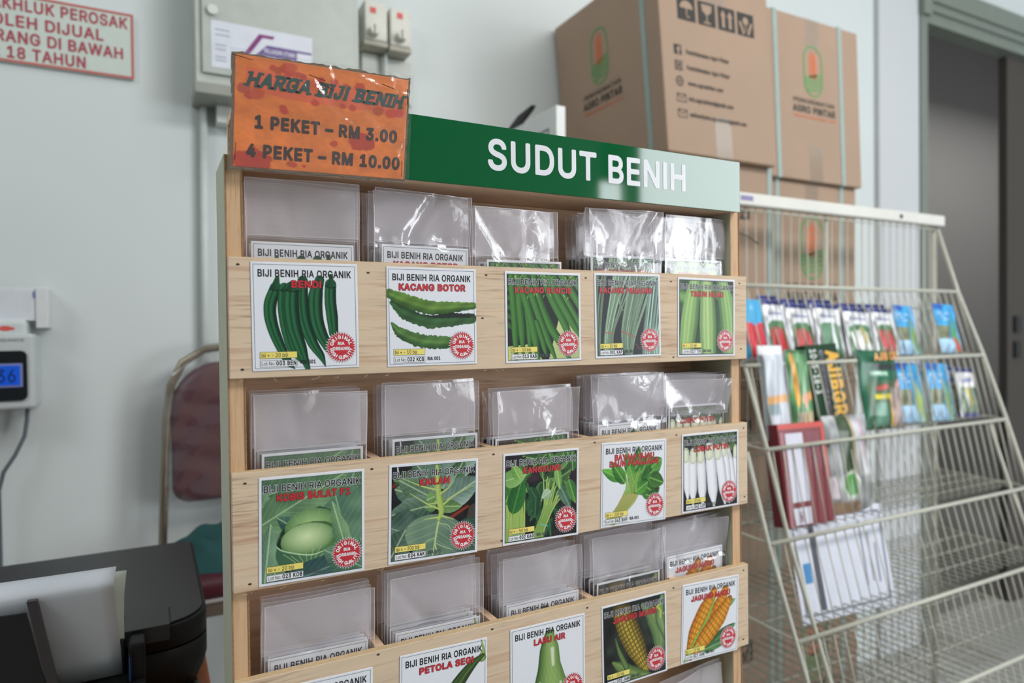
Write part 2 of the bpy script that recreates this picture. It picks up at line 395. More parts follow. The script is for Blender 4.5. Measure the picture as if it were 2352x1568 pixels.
    def leaf(s, x, y, ln, wd, ang, c1, c2, vein, nv=6, asym=0, wave=.0, fold=.0):
        """leaf from its stalk end, angle in degrees (0 right, 90 down)"""
        a = math.radians(ang); ex = (math.cos(a), math.sin(a)); xs = [x, x+ln*ex[0]]; ys = [y, y+ln*ex[1]]; W_ = wd*1.2
        sl = s.win(min(xs)-W_, max(xs)+W_, min(ys)-W_, max(ys)+W_)
        if sl is None: return
        U, V = s.U[sl]-x, s.V[sl]-y; t = (U*ex[0]+V*ex[1])/ln; c = (-U*ex[1]+V*ex[0])/wd
        tc = np.clip(t, 0, 1); pr = np.sin(np.pi*tc**.75)**.7*(1+wave*np.sin(tc*23+asym*5)); r = np.abs(c)/np.maximum(pr, 1e-3)
        al = np.clip((1-r)*wd*s.n*.8+.5, 0, 1)*((t > 0) & (t < 1))
        g = np.clip(.5+.5*c/np.maximum(pr, .05)*(1 if asym >= 0 else -1), 0, 1)*.6+.4*s.noise(9, int(x*97+y*31) % 50)[sl]
        col = np.asarray(c1, float)+(np.asarray(c2, float)-np.asarray(c1))*g[..., None]
        if fold: col = col*(1-fold*(c > 0))[..., None]
        vv = ((tc-.30*np.abs(c))*nv) % 1.0; m = np.clip(1-np.minimum(vv, 1-vv)*nv*.0+(-np.minimum(vv, 1-vv)/.07), 0, 1)*.5*(t > .05)
        m = np.maximum(m, np.clip(1.5-np.abs(c)*wd*s.n/1.5, 0, 1)*.85)
        col = col*(1-m[..., None])+np.asarray(vein, float)*m[..., None]
        s.mix(sl, al, col)

WHITE = (238, 240, 246)
def art_bendi(n):
    P = Pic(n, WHITE); e, c = (16, 48, 42), (70, 140, 96); rb = (14, 56, 44)
    pods = [([(.22, .24), (.17, .38), (.17, .52), (.22, .70), (.32, .92), (.38, .99)], (.052, .058, .056, .05, .036, .004)),
            ([(.63, .16), (.59, .30), (.59, .5), (.63, .66), (.70, .80), (.72, .86)], (.045, .068, .066, .06, .045, .02)),
            ([(.30, .24), (.29, .4), (.31, .6), (.36, .8), (.44, .93)], (.05, .056, .054, .045, .01)),
            ([(.47, .17), (.46, .35), (.48, .55), (.55, .75), (.63, .88), (.67, .98)], (.048, .062, .058, .05, .034, .004)),
            ([(.37, .24), (.36, .4), (.38, .6), (.44, .8), (.50, .99)], (.064, .07, .066, .056, .024)),
            ([(.735, .20), (.73, .35), (.745, .52), (.755, .66)], (.054, .056, .056, .045))]
    caps = [[(.165, .25), (.19, .2), (.225, .13), (.255, .13), (.26, .2), (.275, .255)], [(.56, .2), (.60, .155), (.61, .14), (.66, .13), (.665, .2)], [(.26, .26), (.31, .2), (.34, .2), (.35, .26)], [(.42, .21), (.44, .15), (.46, .12), (.5, .12), (.53, .19)], [(.31, .26), (.36, .17), (.42, .2), (.44, .26)], [(.685, .22), (.72, .15), (.72, .1), (.76, .1), (.765, .16), (.79, .22)]]
    for (p, w), q in zip(pods, caps): P.stroke(p, w, e, c, off=.25, ribs=7.5, ribc=rb); P.poly(q, (30, 78, 58), (62, 124, 84)); P.stroke([(q[0][0]+.004, q[0][1]), ((q[0][0]+q[-1][0])/2, q[0][1]+.012), (q[-1][0]-.004, q[-1][1])], (.004, .005, .004), (14, 40, 34), (16, 46, 38))
    return P
def art_botor(n):
    P = Pic(n, WHITE); sh = lambda t, x: 1+.10*np.sin(t*23+x*2)*np.cos(t*11)+.06*np.cos(x*7)
    P.stroke([(.05, .36), (.2, .46), (.45, .53), (.7, .53), (.95, .52)], (.02, .075, .085, .075, .05), (38, 62, 50), (82, 122, 78), off=.3, jag=.14, seed=3, tex=sh)
    P.stroke([(.3, .43), (.5, .49), (.75, .485), (.93, .5)], (.005, .022, .024, .01), (40, 48, 52), (55, 66, 60), jag=.3, seed=8)
    P.stroke([(.27, .425), (.36, .455), (.48, .475), (.56, .478)], (.004, .014, .012, .003), WHITE, WHITE, jag=.4, seed=4)
    P.stroke([(.05, .565), (.14, .66), (.34, .74), (.55, .765), (.8, .765)], (.012, .055, .07, .065, .06), (52, 92, 56), (112, 150, 88), off=-.2, jag=.13, seed=5, tex=sh)
    P.stroke([(.03, .27), (.12, .31), (.3, .37), (.5, .41), (.75, .40), (.97, .385)], (.045, .062, .07, .068, .055, .035), (58, 96, 52), (124, 158, 82), off=-.35, jag=.13, seed=6, tex=sh)
    return P
def art_buncis(n):
    P = Pic(n, (40, 54, 48)); P.poly([(.72, .45), (1, .6), (1, 1), (.55, 1)], (222, 226, 176), (196, 206, 150), 1.2); P.poly([(0, .82), (.3, .8), (.5, 1), (0, 1)], (216, 220, 150))
    for i in range(5): P.stroke([(.0, .2+.1*i), (.04, .19+.1*i), (.07, .22+.1*i)], (.035, .04, .01), (40, 70, 44), (84, 124, 74))
    P.stroke([(.72, .40), (.82, .38), (.90, .43)], (.03, .045, .02), (40, 84, 50), (90, 142, 84))
    for a in ([(.72, .0), (.9, .25), (1.02, .42)], [(.86, .0), (.96, .13), (1.04, .25)], [(.62, .02), (.8, .3), (1.0, .6)], [(.76, .02), (.98, .35), (1.06, .5)]): P.stroke(a, (.04, .045, .04), (34, 78, 40), (104, 158, 84), off=.3)
    st = [([(.08, .0), (.1, .3), (.12, .6), (.13, .98)], .044), ([(.19, .0), (.18, .3), (.205, .6), (.22, .9)], .046), ([(.3, .0), (.27, .3), (.3, .6), (.31, .95)], .038), ([(.14, .0), (.26, .3), (.36, .65), (.42, 1.0)], .05),
          ([(.36, .0), (.44, .3), (.58, .6), (.74, .82), (.84, .98)], .05), ([(.25, .0), (.36, .3), (.5, .65), (.64, .96)], .046), ([(.48, .0), (.6, .28), (.76, .55), (.88, .8)], .05), ([(.57, .0), (.68, .25), (.84, .5), (1.0, .74)], .05), ([(.40, .55), (.47, .75), (.52, .92)], .034)]
    for p, w in st: P.stroke(p, (w*.8, w, w*1.02, w, w*.45), (34, 82, 42), (98, 156, 80), off=.35, pw=1.6)
    r = np.random.RandomState(2)
    for i in range(26): x = r.rand(); y = r.rand()*.09 if i < 18 else .24+r.rand()*.05; P.stroke([(x, y), (x+r.randn()*.02, y+.03)], (.005, .002), (190, 210, 130), (200, 220, 140))
    return P
def art_panjang(n):
    P = Pic(n, (62, 64, 72)); P.mottle(7, .25, 3); r = np.random.RandomState(5)
    def bundle(top, bot, m, cols, w, spread=.0):
        for i in range(m):
            f = i/(m-1); x0 = top[0]+(top[1]-top[0])*f+r.randn()*.012; x1 = bot[0]+(bot[1]-bot[0])*f+r.randn()*.004; k = .8+.4*r.rand()
            P.stroke([(x0, top[2]), ((x0*.45+x1*.55)+r.randn()*.01, (top[2]+bot[2])/2), (x1, bot[2]), (x1+spread*(f-.5), bot[2]+.32)], (w, w*1.1, w, w*.8), np.array(cols[0])*k, np.array(cols[1])*k, off=.2, pw=1.3)
    A = ((40, 52, 48), (172, 196, 172))
    bundle((.0, .2, -.05), (-.03, .08, .75), 6, A, .017); bundle((.28, .62, -.05), (.14, .27, .72), 13, A, .016, .03); bundle((.55, .95, -.05), (.40, .60, .74), 17, A, .017, -.16); bundle((.86, 1.15, -.05), (.72, 1.0, .8), 12, ((60, 84, 78), (196, 224, 210)), .017)
    P.stroke([(.62, .12), (.42, .22), (.37, .34), (.42, .44)], (.012, .013, .012, .006), (96, 116, 98), (168, 188, 164)); P.stroke([(1.0, .02), (.6, .14), (.45, .2)], (.016, .016, .014), (100, 122, 110), (186, 208, 196))
    P.stroke([(.14, .70), (.28, .705)], (.006, .006), (176, 96, 88), (206, 130, 118)); P.stroke([(.39, .69), (.60, .76)], (.006, .006), (176, 96, 88), (206, 130, 118)); P.stroke([(.61, .85), (.66, .9), (.7, .88)], (.004, .004, .004), (170, 96, 90), (190, 110, 100))
    return P
def art_timun(n):
    P = Pic(n, (54, 92, 56)); P.mottle(8, .5, 4)
    P.stroke([(.0, .22), (.2, .26), (.4, .2)], (.08, .09, .07), (70, 112, 64), (142, 184, 110)); P.stroke([(.7, .2), (.9, .26), (1.1, .22)], (.08, .09, .08), (66, 108, 62), (132, 176, 104))
    P.stroke([(.0, .5), (.05, .7), (.0, 1)], (.05, .05, .05), (30, 50, 34), (44, 66, 44)); P.stroke([(.55, .3), (.6, .6), (.58, 1.0)], (.06, .07, .08), (28, 46, 32), (40, 64, 40))
    sp = lambda t, x: 1+.05*np.sin(t*61+x*7)*np.sin(x*29+t*13)+.05*np.cos(x*13)
    P.stroke([(.32, .0), (.25, .25), (.2, .55), (.14, .99)], (.09, .125, .145, .12), (84, 126, 74), (176, 208, 140), off=.25, tex=sp)
    P.stroke([(.76, .0), (.82, .25), (.87, .55), (.90, .99)], (.09, .125, .135, .13), (84, 126, 76), (168, 202, 136), off=-.25, tex=sp)
    P.stroke([(.5, .0), (.51, .25), (.52, .6), (.53, .99)], (.10, .125, .15, .13), (90, 132, 80), (188, 214, 152), off=.1, tex=sp)
    return P
def art_kobis(n):
    P = Pic(n, (58, 84, 76)); P.mottle(6, .3, 1); g1, g2, vn = (66, 102, 88), (134, 168, 138), (176, 204, 166)
    P.leaf(-.1, .2, .9, .34, -12, (80, 112, 90), (140, 170, 136), vn, 11); P.leaf(.95, -.1, .9, .3, 112, (86, 118, 92), (138, 168, 140), vn, 10); P.leaf(-.06, 1.0, .85, .28, -72, (70, 104, 92), (128, 160, 138), vn, 10); P.leaf(1.06, .95, .9, .32, -110, (74, 108, 92), (126, 160, 136), vn, 11)
    P.leaf(.15, .95, .85, .2, -100, (92, 126, 104), (158, 188, 154), (190, 214, 180), 12, wave=.05); P.leaf(.85, .75, .8, .26, -105, (76, 112, 96), (140, 172, 146), vn, 11); P.leaf(.0, .45, .95, .2, -28, (92, 126, 98), (156, 186, 146), (192, 214, 176), 12)
    P.leaf(.9, .9, .9, .18, -150+5, (66, 100, 92), (118, 154, 138), vn, 9); P.poly([(.13, .7), (.2, .52), (.34, .38), (.56, .32), (.76, .4), (.84, .58), (.80, .78), (.62, .92), (.36, .92), (.2, .86)], (38, 62, 52), (58, 88, 72), .8, 3)
    def ball(cx, cy, rx, ry, c1, c2, k):
        d = np.hypot((P.U-cx)/rx, (P.V-cy)/ry); al = np.clip((1-d)*rx*n+.5, 0, 1); f = np.clip(1-np.hypot((P.U-cx+.02)/rx, (P.V-cy+.04)/ry), 0, 1)**.5
        c = np.asarray(c1, float)+(np.asarray(c2, float)-np.asarray(c1))*f[..., None]; th = np.arctan2(P.V-cy-ry*.9, P.U-cx); v = np.clip(1-np.abs(np.sin(th*k))/.13, 0, 1)*.25
        c = c*(1-v[..., None])+np.array((226, 238, 206))*v[..., None]; P.mix((slice(None), slice(None)), al, c)
    ball(.5, .52, .27, .19, (78, 116, 78), (188, 216, 158), 9)
    P.poly([(.17, .58), (.26, .52), (.36, .47), (.5, .455), (.62, .47), (.72, .52), (.70, .56), (.6, .52), (.48, .515), (.36, .54), (.24, .60)], (66, 100, 70), (96, 132, 90), 0, 2)
    ball(.46, .63, .265, .165, (104, 142, 92), (226, 240, 196), 8)
    P.poly([(.12, .62), (.2, .69), (.32, .74), (.46, .765), (.58, .75), (.68, .70), (.80, .6), (.86, .68), (.76, .84), (.56, .94), (.34, .93), (.2, .86), (.14, .74)], (84, 124, 98), (124, 162, 120), 0, 2)
    for i in range(9): x = .2+.07*i; P.stroke([(x+.02, .73+.03*math.sin(i)), (.35+.03*i, .84), (.42+.01*i, .93)], (.003, .003, .002), (168, 198, 158), (182, 210, 170))
    P.stroke([(.13, .62), (.22, .7), (.46, .768), (.62, .745)], (.006, .006, .007, .004), (196, 220, 180), (206, 228, 190))
    P.leaf(.88, .98, .72, .085, -106, (104, 142, 110), (166, 196, 154), (196, 220, 180), 10, wave=.08); P.leaf(.05, .98, .55, .08, -84, (96, 130, 112), (160, 190, 160), (200, 222, 188), 9, wave=.08)
    P.leaf(.2, 1.02, .8, .13, -14, (58, 90, 92), (104, 138, 132), (150, 178, 166), 8); P.leaf(1.03, .99, .5, .16, -150, (86, 122, 104), (140, 172, 146), vn, 8)
    return P
def art_kailan(n):
    P = Pic(n, (40, 40, 44)); P.mottle(9, .5, 6); g1, g2, vn = (70, 98, 82), (150, 174, 154), (196, 212, 178)
    P.poly([(0, .9), (.2, .86), (.3, 1), (0, 1)], (150, 150, 158)); P.poly([(.6, 1), (.75, .93), (1, .9), (1, 1)], (132, 132, 138)); P.poly([(.9, .5), (1, .46), (1, .85), (.8, .9)], (92, 86, 78))
    P.stroke([(.62, .63), (.88, .5)], (.02, .016), (128, 52, 36), (168, 76, 52)); P.stroke([(.02, .22), (.1, .2)], (.03, .01), (120, 50, 36), (140, 60, 44)); P.stroke([(.09, .02), (.1, .14), (.11, .24)], (.008, .01, .01), (200, 204, 210), (226, 230, 234))
    P.leaf(.5, .24, .46, .15, 190, (60, 92, 66), (112, 142, 96), (160, 180, 130), 7); P.leaf(.53, .30, .42, .17, -130, g1, (140, 166, 148), vn, 7); P.leaf(.52, .26, .4, .17, -52, (110, 138, 122), (178, 198, 184), (206, 220, 196), 7); P.leaf(.62, .22, .5, .12, -38, (120, 148, 134), (186, 204, 190), vn, 6); P.leaf(.66, .3, .36, .1, -60, (66, 98, 72), (124, 152, 116), vn, 6)
    P.leaf(.53, .42, .50, .16, 200, (78, 108, 90), (148, 172, 150), (204, 218, 178), 7, wave=.05); P.leaf(.45, .36, .4, .13, 210, (92, 122, 102), (140, 166, 140), vn, 6); P.leaf(.5, .44, .5, .14, 172, (64, 92, 78), (142, 166, 150), (196, 212, 176), 7, wave=.06)
    P.leaf(.58, .44, .5, .15, -27, (100, 128, 116), (180, 198, 190), (214, 226, 196), 7); P.leaf(.6, .27, .2, .1, -70, (96, 124, 108), (168, 188, 172), vn, 5)
    P.leaf(-.02, .62, .42, .23, 22, (66, 92, 82), (140, 164, 150), (170, 190, 168), 7, wave=.04); P.leaf(.0, .98, .36, .15, -60, (70, 96, 84), (128, 152, 138), vn, 6)
    P.leaf(.56, .47, .25, .07, 5, (92, 128, 84), (150, 180, 126), (190, 210, 150), 4); P.leaf(.52, .47, .14, .05, 185, (100, 140, 90), (160, 190, 130), vn, 4); P.leaf(.5, .36, .1, .06, 160, (104, 146, 84), (150, 186, 116), vn, 3)
    P.leaf(.78, .66, .4, .2, 55, (58, 88, 76), (112, 142, 126), (150, 172, 150), 6)
    P.leaf(.555, .55, .52, .345, 100, (110, 138, 122), (152, 176, 154), (206, 220, 178), 6)
    P.stroke([(.56, .58), (.53, .7), (.51, .85), (.54, .95)], (.011, .011, .009, .005), (190, 206, 150), (208, 222, 164)); P.stroke([(.53, .78), (.4, .82), (.3, .9)], (.006, .005, .003), (180, 200, 156), (190, 208, 164)); P.stroke([(.51, .84), (.62, .9), (.7, .93)], (.005, .005, .003), (180, 200, 156), (190, 208, 164)); P.stroke([(.55, .64), (.66, .68), (.7, .76)], (.005, .005, .003), (180, 200, 156), (190, 208, 164))
    P.stroke([(.525, .05), (.535, .25), (.56, .42), (.58, .52), (.55, .60)], (.02, .032, .04, .036, .02), (132, 160, 84), (196, 214, 130), off=.2)
    for q in ([(.55, .43), (.44, .43)], [(.56, .5), (.42, .43), (.22, .30)], [(.6, .45), (.75, .36), (.95, .28)], [(.56, .58), (.38, .585)], [(.58, .57), (.72, .62)], [(.54, .3), (.35, .24), (.15, .15)], [(.56, .34), (.66, .28), (.7, .2)]): P.stroke(q, (.012,)+(.008,)*(len(q)-2)+(.003,), (170, 190, 110), (206, 220, 150))
    return P
def art_kangkung(n):
    P = Pic(n, (62, 48, 58)); P.mottle(10, .35, 2); P.poly([(.25, .35), (.75, .3), (.75, .9), (.3, .95)], (26, 38, 40), (34, 60, 50), .6, 6); r = np.random.RandomState(9)
    for i in range(34): P.leaf(r.rand(), .02+.34*r.rand(), .12+.2*r.rand(), .03+.05*r.rand(), 360*r.rand(), np.array((50, 96, 56))*(.7+.5*r.rand()), np.array((124, 166, 104))*(.8+.35*r.rand()), (160, 196, 136), 4)
    for i in range(26): P.leaf(.25+.6*r.rand(), .3+.5*r.rand(), .14+.16*r.rand(), .03+.05*r.rand(), 40+100*r.rand(), np.array((30, 70, 50))*(.7+.5*r.rand()), np.array((64, 112, 76))*(.8+.4*r.rand()), (96, 142, 104), 4)
    for i in range(14): x = .03+.018*i; P.stroke([(x-.02+.03*r.rand(), .5), (x+.01, .75), (x+.005, 1.0)], (.012, .012, .011), (104, 146, 70), (196, 216, 136))
    for i in range(16): f = i/15; P.stroke([(.55+.25*f+.03*r.randn(), .30+.2*f), (.52+.14*f, .65), (.43+.12*f, .85), (.36+.14*f, 1.0)], (.008, .011, .012, .011), (106, 146, 72), (198, 218, 142))
    P.leaf(.02, .55, .3, .09, -60, (56, 120, 60), (140, 188, 104), (170, 206, 130), 4); P.leaf(.12, .66, .42, .11, -72, (40, 104, 54), (80, 146, 76), (116, 172, 96), 5); P.leaf(.0, .3, .3, .1, -10, (120, 170, 96), (172, 206, 140), (190, 216, 160), 4); P.leaf(.22, .3, .22, .06, -120, (120, 170, 90), (170, 206, 130), (190, 216, 150), 4)
    P.leaf(.62, .46, .14, .06, 150, (150, 180, 150), (196, 214, 190), (210, 224, 200), 3); P.leaf(.74, .4, .32, .07, 62, (70, 112, 96), (126, 158, 136), (160, 186, 160), 4); P.leaf(.86, .35, .3, .07, 70, (66, 124, 66), (124, 172, 96), (160, 198, 124), 4); P.leaf(.7, .2, .26, .05, 80, (120, 166, 92), (170, 204, 130), (196, 220, 156), 4)
    P.stroke([(.1, .885), (.22, .89)], (.006, .006), (120, 190, 210), (150, 210, 224)); P.stroke([(.48, .82), (.58, .85)], (.005, .005), (120, 190, 210), (150, 210, 224))
    return P
def art_bayam(n):
    P = Pic(n, WHITE); r = np.random.RandomState(4)
    for i in range(12): f = i/11; P.stroke([(.36+.22*f, .6), (.30+.2*f, .70+.03*f), (.2+.14*f, .82+.04*f), (.05+.14*f, .93+.06*f)], (.012, .014, .012, .004), (128, 150, 72), (202, 206, 140) if i % 3 else (212, 186, 132))
    P.poly([(.4, .45), (.75, .4), (.9, .6), (.86, .72), (.6, .66), (.46, .62)], (36, 66, 40), (58, 96, 52), 1, 3)
    for x, y, l, w, a in ((.3, .45, .32, .07, 205), (.36, .5, .34, .08, 232), (.44, .42, .3, .07, 258), (.5, .42, .36, .08, 282), (.58, .45, .34, .09, 300), (.62, .5, .38, .1, 325), (.6, .55, .34, .1, 345), (.62, .62, .26, .09, 12), (.56, .5, .24, .09, 30), (.46, .55, .26, .09, 300), (.52, .62, .22, .08, 330), (.74, .46, .24, .1, 20), (.76, .34, .2, .09, 330), (.42, .3, .2, .07, 70), (.68, .66, .2, .07, 25), (.5, .3, .16, .06, 300)):
        k = .8+.35*r.rand(); P.leaf(x, y, l, w, a, np.array((50, 112, 46))*k, np.array((126, 186, 90))*k, (158, 204, 120), 4)
    for i in range(9): x = .36+.03*i; P.stroke([(x, .36+.02*r.rand()), (.38+.02*i, .5), (.36+.022*i, .62)], (.006, .008, .009), (110, 160, 70), (176, 208, 122))
    return P
def art_lobak(n):
    P = Pic(n, (36, 38, 40)); r = np.random.RandomState(8)
    for i in range(44): x = r.rand(); P.stroke([(x, .26), (x+r.randn()*.06, .12), (x+r.randn()*.12, 0)], (.006, .007, .005), (60, 96, 60), (140, 172, 126))
    for x0, x1, y0, y1, w in ((.07, .1, .22, .86, .055), (.95, .98, .24, .8, .05), (.8, .93, .25, .9, .052), (.19, .19, .24, .93, .06), (.73, .84, .2, .96, .055), (.32, .36, .24, .96, .064), (.62, .76, .22, .99, .066), (.47, .56, .2, 1.0, .076)):
        w *= 1.22; P.stroke([(x0, y0), (x0*.6+x1*.4, (y0*1.4+y1*.6)/2), (x0*.25+x1*.75, y0*.3+y1*.7), (x1, y1)], (w*.75, w, w*.95, .004), (186, 186, 200), (246, 246, 250), off=.15, pw=3)
        P.stroke([(x0, y0-.03), (x0, y0+.01)], (w*.5, w*.66), (140, 170, 100), (214, 226, 170)); P.stroke([(x0, y0), (x0, y0+.09)], (w*.7, w*.8), (206, 210, 190), (236, 238, 220))
    return P
def cob(P, p, w, e, c, dark, rows, cols, off=.1): P.stroke(p, w, e, c, off=off, tex=lambda t, x: 1-dark*np.maximum(np.abs(np.cos(np.arcsin(np.clip(x, -1, 1))*cols))**6, np.abs(np.cos(t*rows))**6))
def art_manis(n):
    P = Pic(n, (44, 50, 46)); P.mottle(9, .6, 5); r = np.random.RandomState(3)
    P.stroke([(.62, .1), (.8, .3), (.9, .6), (.8, .85)], (.03, .12, .12, .03), (70, 100, 70), (150, 172, 122), ribs=11, ribc=(120, 146, 100)); P.stroke([(.95, 0), (.9, .3), (1, .55)], (.03, .08, .06), (80, 112, 76), (154, 178, 128))
    cob(P, [(.3, .1), (.4, .35), (.52, .6), (.66, .88)], (.14, .16, .145, .07), (112, 96, 36), (214, 190, 90), .4, 46, 9)
    P.stroke([(.16, .7), (.3, .8), (.5, .92), (.74, .99)], (.02, .08, .09, .03), (76, 104, 62), (152, 174, 112), ribs=9, ribc=(110, 136, 86)); P.stroke([(.2, .42), (.26, .6), (.36, .8)], (.004, .03, .04), (70, 96, 60), (132, 156, 100))
    for i in range(7): P.leaf(.86+.1*r.rand(), .05+.25*r.rand(), .1, .02, 90+60*r.randn(), (140, 160, 60), (196, 206, 110), (220, 224, 150), 2)
    return P
def art_madu(n):
    P = Pic(n, WHITE)
    P.leaf(.5, .84, .5, .08, -24, (46, 96, 60), (106, 152, 104), (140, 180, 130), 4); P.leaf(.3, .9, .62, .06, -8, (60, 112, 70), (130, 170, 120), (160, 196, 150), 4); P.leaf(.75, .4, .22, .04, -25, (90, 140, 80), (140, 184, 120), (170, 204, 150), 2)
    cob(P, [(.14, .90), (.24, .64), (.4, .38), (.56, .15)], (.06, .12, .12, .05), (196, 118, 22), (250, 186, 70), .22, 40, 7)
    cob(P, [(.2, .9), (.42, .66), (.62, .4), (.76, .17)], (.05, .11, .11, .06), (200, 122, 26), (250, 182, 66), .22, 40, 7)
    P.stroke([(.10, .95), (.24, .74), (.44, .5), (.6, .2)], (.03, .026, .024, .008), (110, 156, 66), (184, 212, 120), ribs=8, ribc=(120, 170, 80))
    cob(P, [(.16, .93), (.42, .72), (.66, .50), (.84, .30)], (.05, .125, .125, .05), (202, 124, 24), (252, 188, 74), .24, 44, 8)
    P.stroke([(.06, .97), (.2, .86), (.3, .78)], (.02, .024, .004), (140, 180, 90), (200, 220, 140))
    return P
def art_labu(n):
    P = Pic(n, WHITE); P.stroke([(.51, .115), (.51, .2)], (.05, .055), (84, 104, 74), (120, 140, 100))
    P.stroke([(.51, .17), (.51, .3), (.51, .5), (.52, .75), (.52, .90)], (.07, .125, .15, .235, .25), (72, 108, 58), (168, 194, 126), off=-.15, tex=lambda t, x: 1+.03*np.sin(t*37)*np.sin(x*21+t*9))
    P.stroke([(.55, .32), (.56, .5)], (.03, .022), (186, 206, 158), (226, 234, 210)); P.stroke([(.38, .68), (.36, .8)], (.02, .03), (190, 208, 160), (224, 232, 206)); P.stroke([(.66, .72), (.68, .85)], (.02, .02), (180, 200, 150), (214, 224, 196))
    return P
def art_petola(n):
    P = Pic(n, WHITE); P.stroke([(.93, .02), (.955, .12), (.94, .2)], (.008, .014, .05), (120, 150, 90), (180, 204, 130))
    P.stroke([(.95, .18), (.82, .26), (.66, .42), (.46, .68), (.30, 1.0)], (.02, .05, .075, .09, .095), (48, 66, 40), (112, 140, 84), ribs=8, ribc=(46, 62, 40), tex=lambda t, x: 1+.08*np.sin(t*31+x*3)*np.sin(x*17))
    return P
def art_tembikai(n):
    P = Pic(n, WHITE); d = np.hypot((P.U-.5)/.42, (P.V-.62)/.46); th = np.arctan2(P.V-.62, P.U-.5); st = (np.sin(th*13+P.noise(20, 3)*3) > .2)[..., None]
    c = np.where(st, np.array((64, 118, 70.)), np.array((46, 74, 50.)))*(1.15-.45*d[..., None]**2); k = (P.noise(34, 5) > .72)[..., None]; c = np.where(k, np.array((96, 66, 56.)), c)
    P.mix((slice(None), slice(None)), np.clip((1-d)*.42*n+.5, 0, 1), c); return P

CARD_W, CARD_H = .1, .1022
PRINT = printed('printed_paper'); PAPER = mat('white_card', (236, 238, 244), .5)
INK = mat('black_ink', (34, 34, 42), .5); RED = mat('red_ink', (206, 44, 58), .45); YEL = mat('yellow_ink', (246, 228, 120), .5); WHT = mat('white_ink', (242, 243, 248), .5)
GREYINK = mat('grey_ink', (78, 84, 92), .5); DKRED = mat('dark_outline_ink', (92, 22, 34), .5)
def colour_grid(P, w, h, z0=None, thick=.0004, pillow=None, name='print'):
    """a sheet facing -y, its top-left corner at (0, 0); vertex colours carry the print"""
    n = P.n; x = P.U*w; z = -P.V*h; y = np.zeros_like(x) if pillow is None else pillow(P.U, P.V)
    v = np.stack([x, y, z], -1).reshape(-1, 3); i = np.arange(n*n).reshape(n, n)
    q = np.stack([i[:-1, :-1], i[1:, :-1], i[1:, 1:], i[:-1, 1:]], -1).reshape(-1, 4)
    rim = np.concatenate([i[0, :], i[1:, -1], i[-1, -2::-1], i[-2:0:-1, 0]]); m = len(rim); b = v[rim].copy(); b[:, 1] += thick
    v = np.vstack([v, b]); k = n*n+np.arange(m); side = np.stack([rim, np.roll(rim, -1), np.roll(k, -1), k], -1)
    me = bpy.data.meshes.new(name); me.vertices.add(len(v)); me.vertices.foreach_set('co', v.ravel())
    nq = len(q)+len(side); lo = np.concatenate([q.ravel(), side.ravel(), k[::-1]])
    me.loops.add(len(lo)); me.loops.foreach_set('vertex_index', lo.astype(np.int32)); me.polygons.add(nq+1)
    me.polygons.foreach_set('loop_start', np.concatenate([np.arange(nq)*4, [nq*4]]).astype(np.int32))
    me.materials.append(PRINT); me.materials.append(PAPER)
    me.polygons.foreach_set('material_index', np.concatenate([np.zeros(len(q)), np.ones(len(side)+1)]).astype(np.int32))
    me.polygons.foreach_set('use_smooth', np.concatenate([np.ones(len(q)), np.zeros(len(side)+1)]).astype(bool))
    me.update(calc_edges=True); me.validate()
    at = me.color_attributes.new('print', 'FLOAT_COLOR', 'POINT'); c = np.ones((len(v), 4)); c[:n*n, :3] = lin(P.a.reshape(-1, 3)); c[n*n:, :3] = lin(np.array(WHITE))
    at.data.foreach_set('color', c.ravel().astype(np.float32)); return me

#        art, photo?, name lines, count, lot, resolution
KINDS = {'bendi': (art_bendi, 0, ['BENDI'], '20', '003 BEN', 220, 'okra'), 'botor': (art_botor, 0, ['KACANG BOTOR'], '10', '032 KCB', 210, 'winged bean'), 'buncis': (art_buncis, 1, ['KACANG BUNCIS'], '10', '013 KAB', 180, 'green bean'),
         'panjang': (art_panjang, 1, ['KACANG PANJANG'], '10', '001 KAP', 180, 'long bean'), 'timun': (art_timun, 1, ['TIMUN HIJAU'], '15', '017 THI', 150, 'cucumber'), 'kobis': (art_kobis, 1, ['KOBIS BULAT F1'], '20', '023 KOB', 220, 'cabbage'),
         'kailan': (art_kailan, 1, ['KAILAN'], '200', '024 KAK', 210, 'kailan'), 'kangkung': (art_kangkung, 1, ['KANGKUNG'], '50', '002 KAG', 190, 'water spinach'), 'bayam': (art_bayam, 0, ['BAYAM HIJAU', 'DAUN PANAJANG'], '200', '043 BHP', 170, 'green spinach'),
         'lobak': (art_lobak, 1, ['LOBAK PUTIH'], '30', '042 LOP', 150, 'white radish'), 'tembikai': (art_tembikai, 0, ['TEMBIKAI F1'], '15', '045 TEM', 160, 'watermelon'), 'petola': (art_petola, 0, ['PETOLA SEGI'], '20', '011 PES', 180, 'ridged gourd'),
         'labu': (art_labu, 0, ['LABU AIR'], '20', '019 LAB', 180, 'bottle gourd'), 'manis': (art_manis, 1, ['JAGUNG MANIS'], '15', '020 JAM', 160, 'dark sweetcorn'), 'madu': (art_madu, 0, ['JAGUNG MADU'], '15', '027 JUM', 150, 'orange sweetcorn')}
NAMEW = {'bendi': (.37, .64), 'botor': (.135, .87), 'buncis': (.13, .87), 'panjang': (.08, .87), 'timun': (.22, .79), 'kobis': (.165, .855), 'kailan': (.335, .66), 'kangkung': (.26, .75), 'lobak': (.21, .81), 'tembikai': (.16, .9), 'petola': (.22, .83), 'labu': (.31, .72), 'manis': (.17, .84), 'madu': (.16, .84)}
CARD_MESH, LETTER_MESH = {}, {}
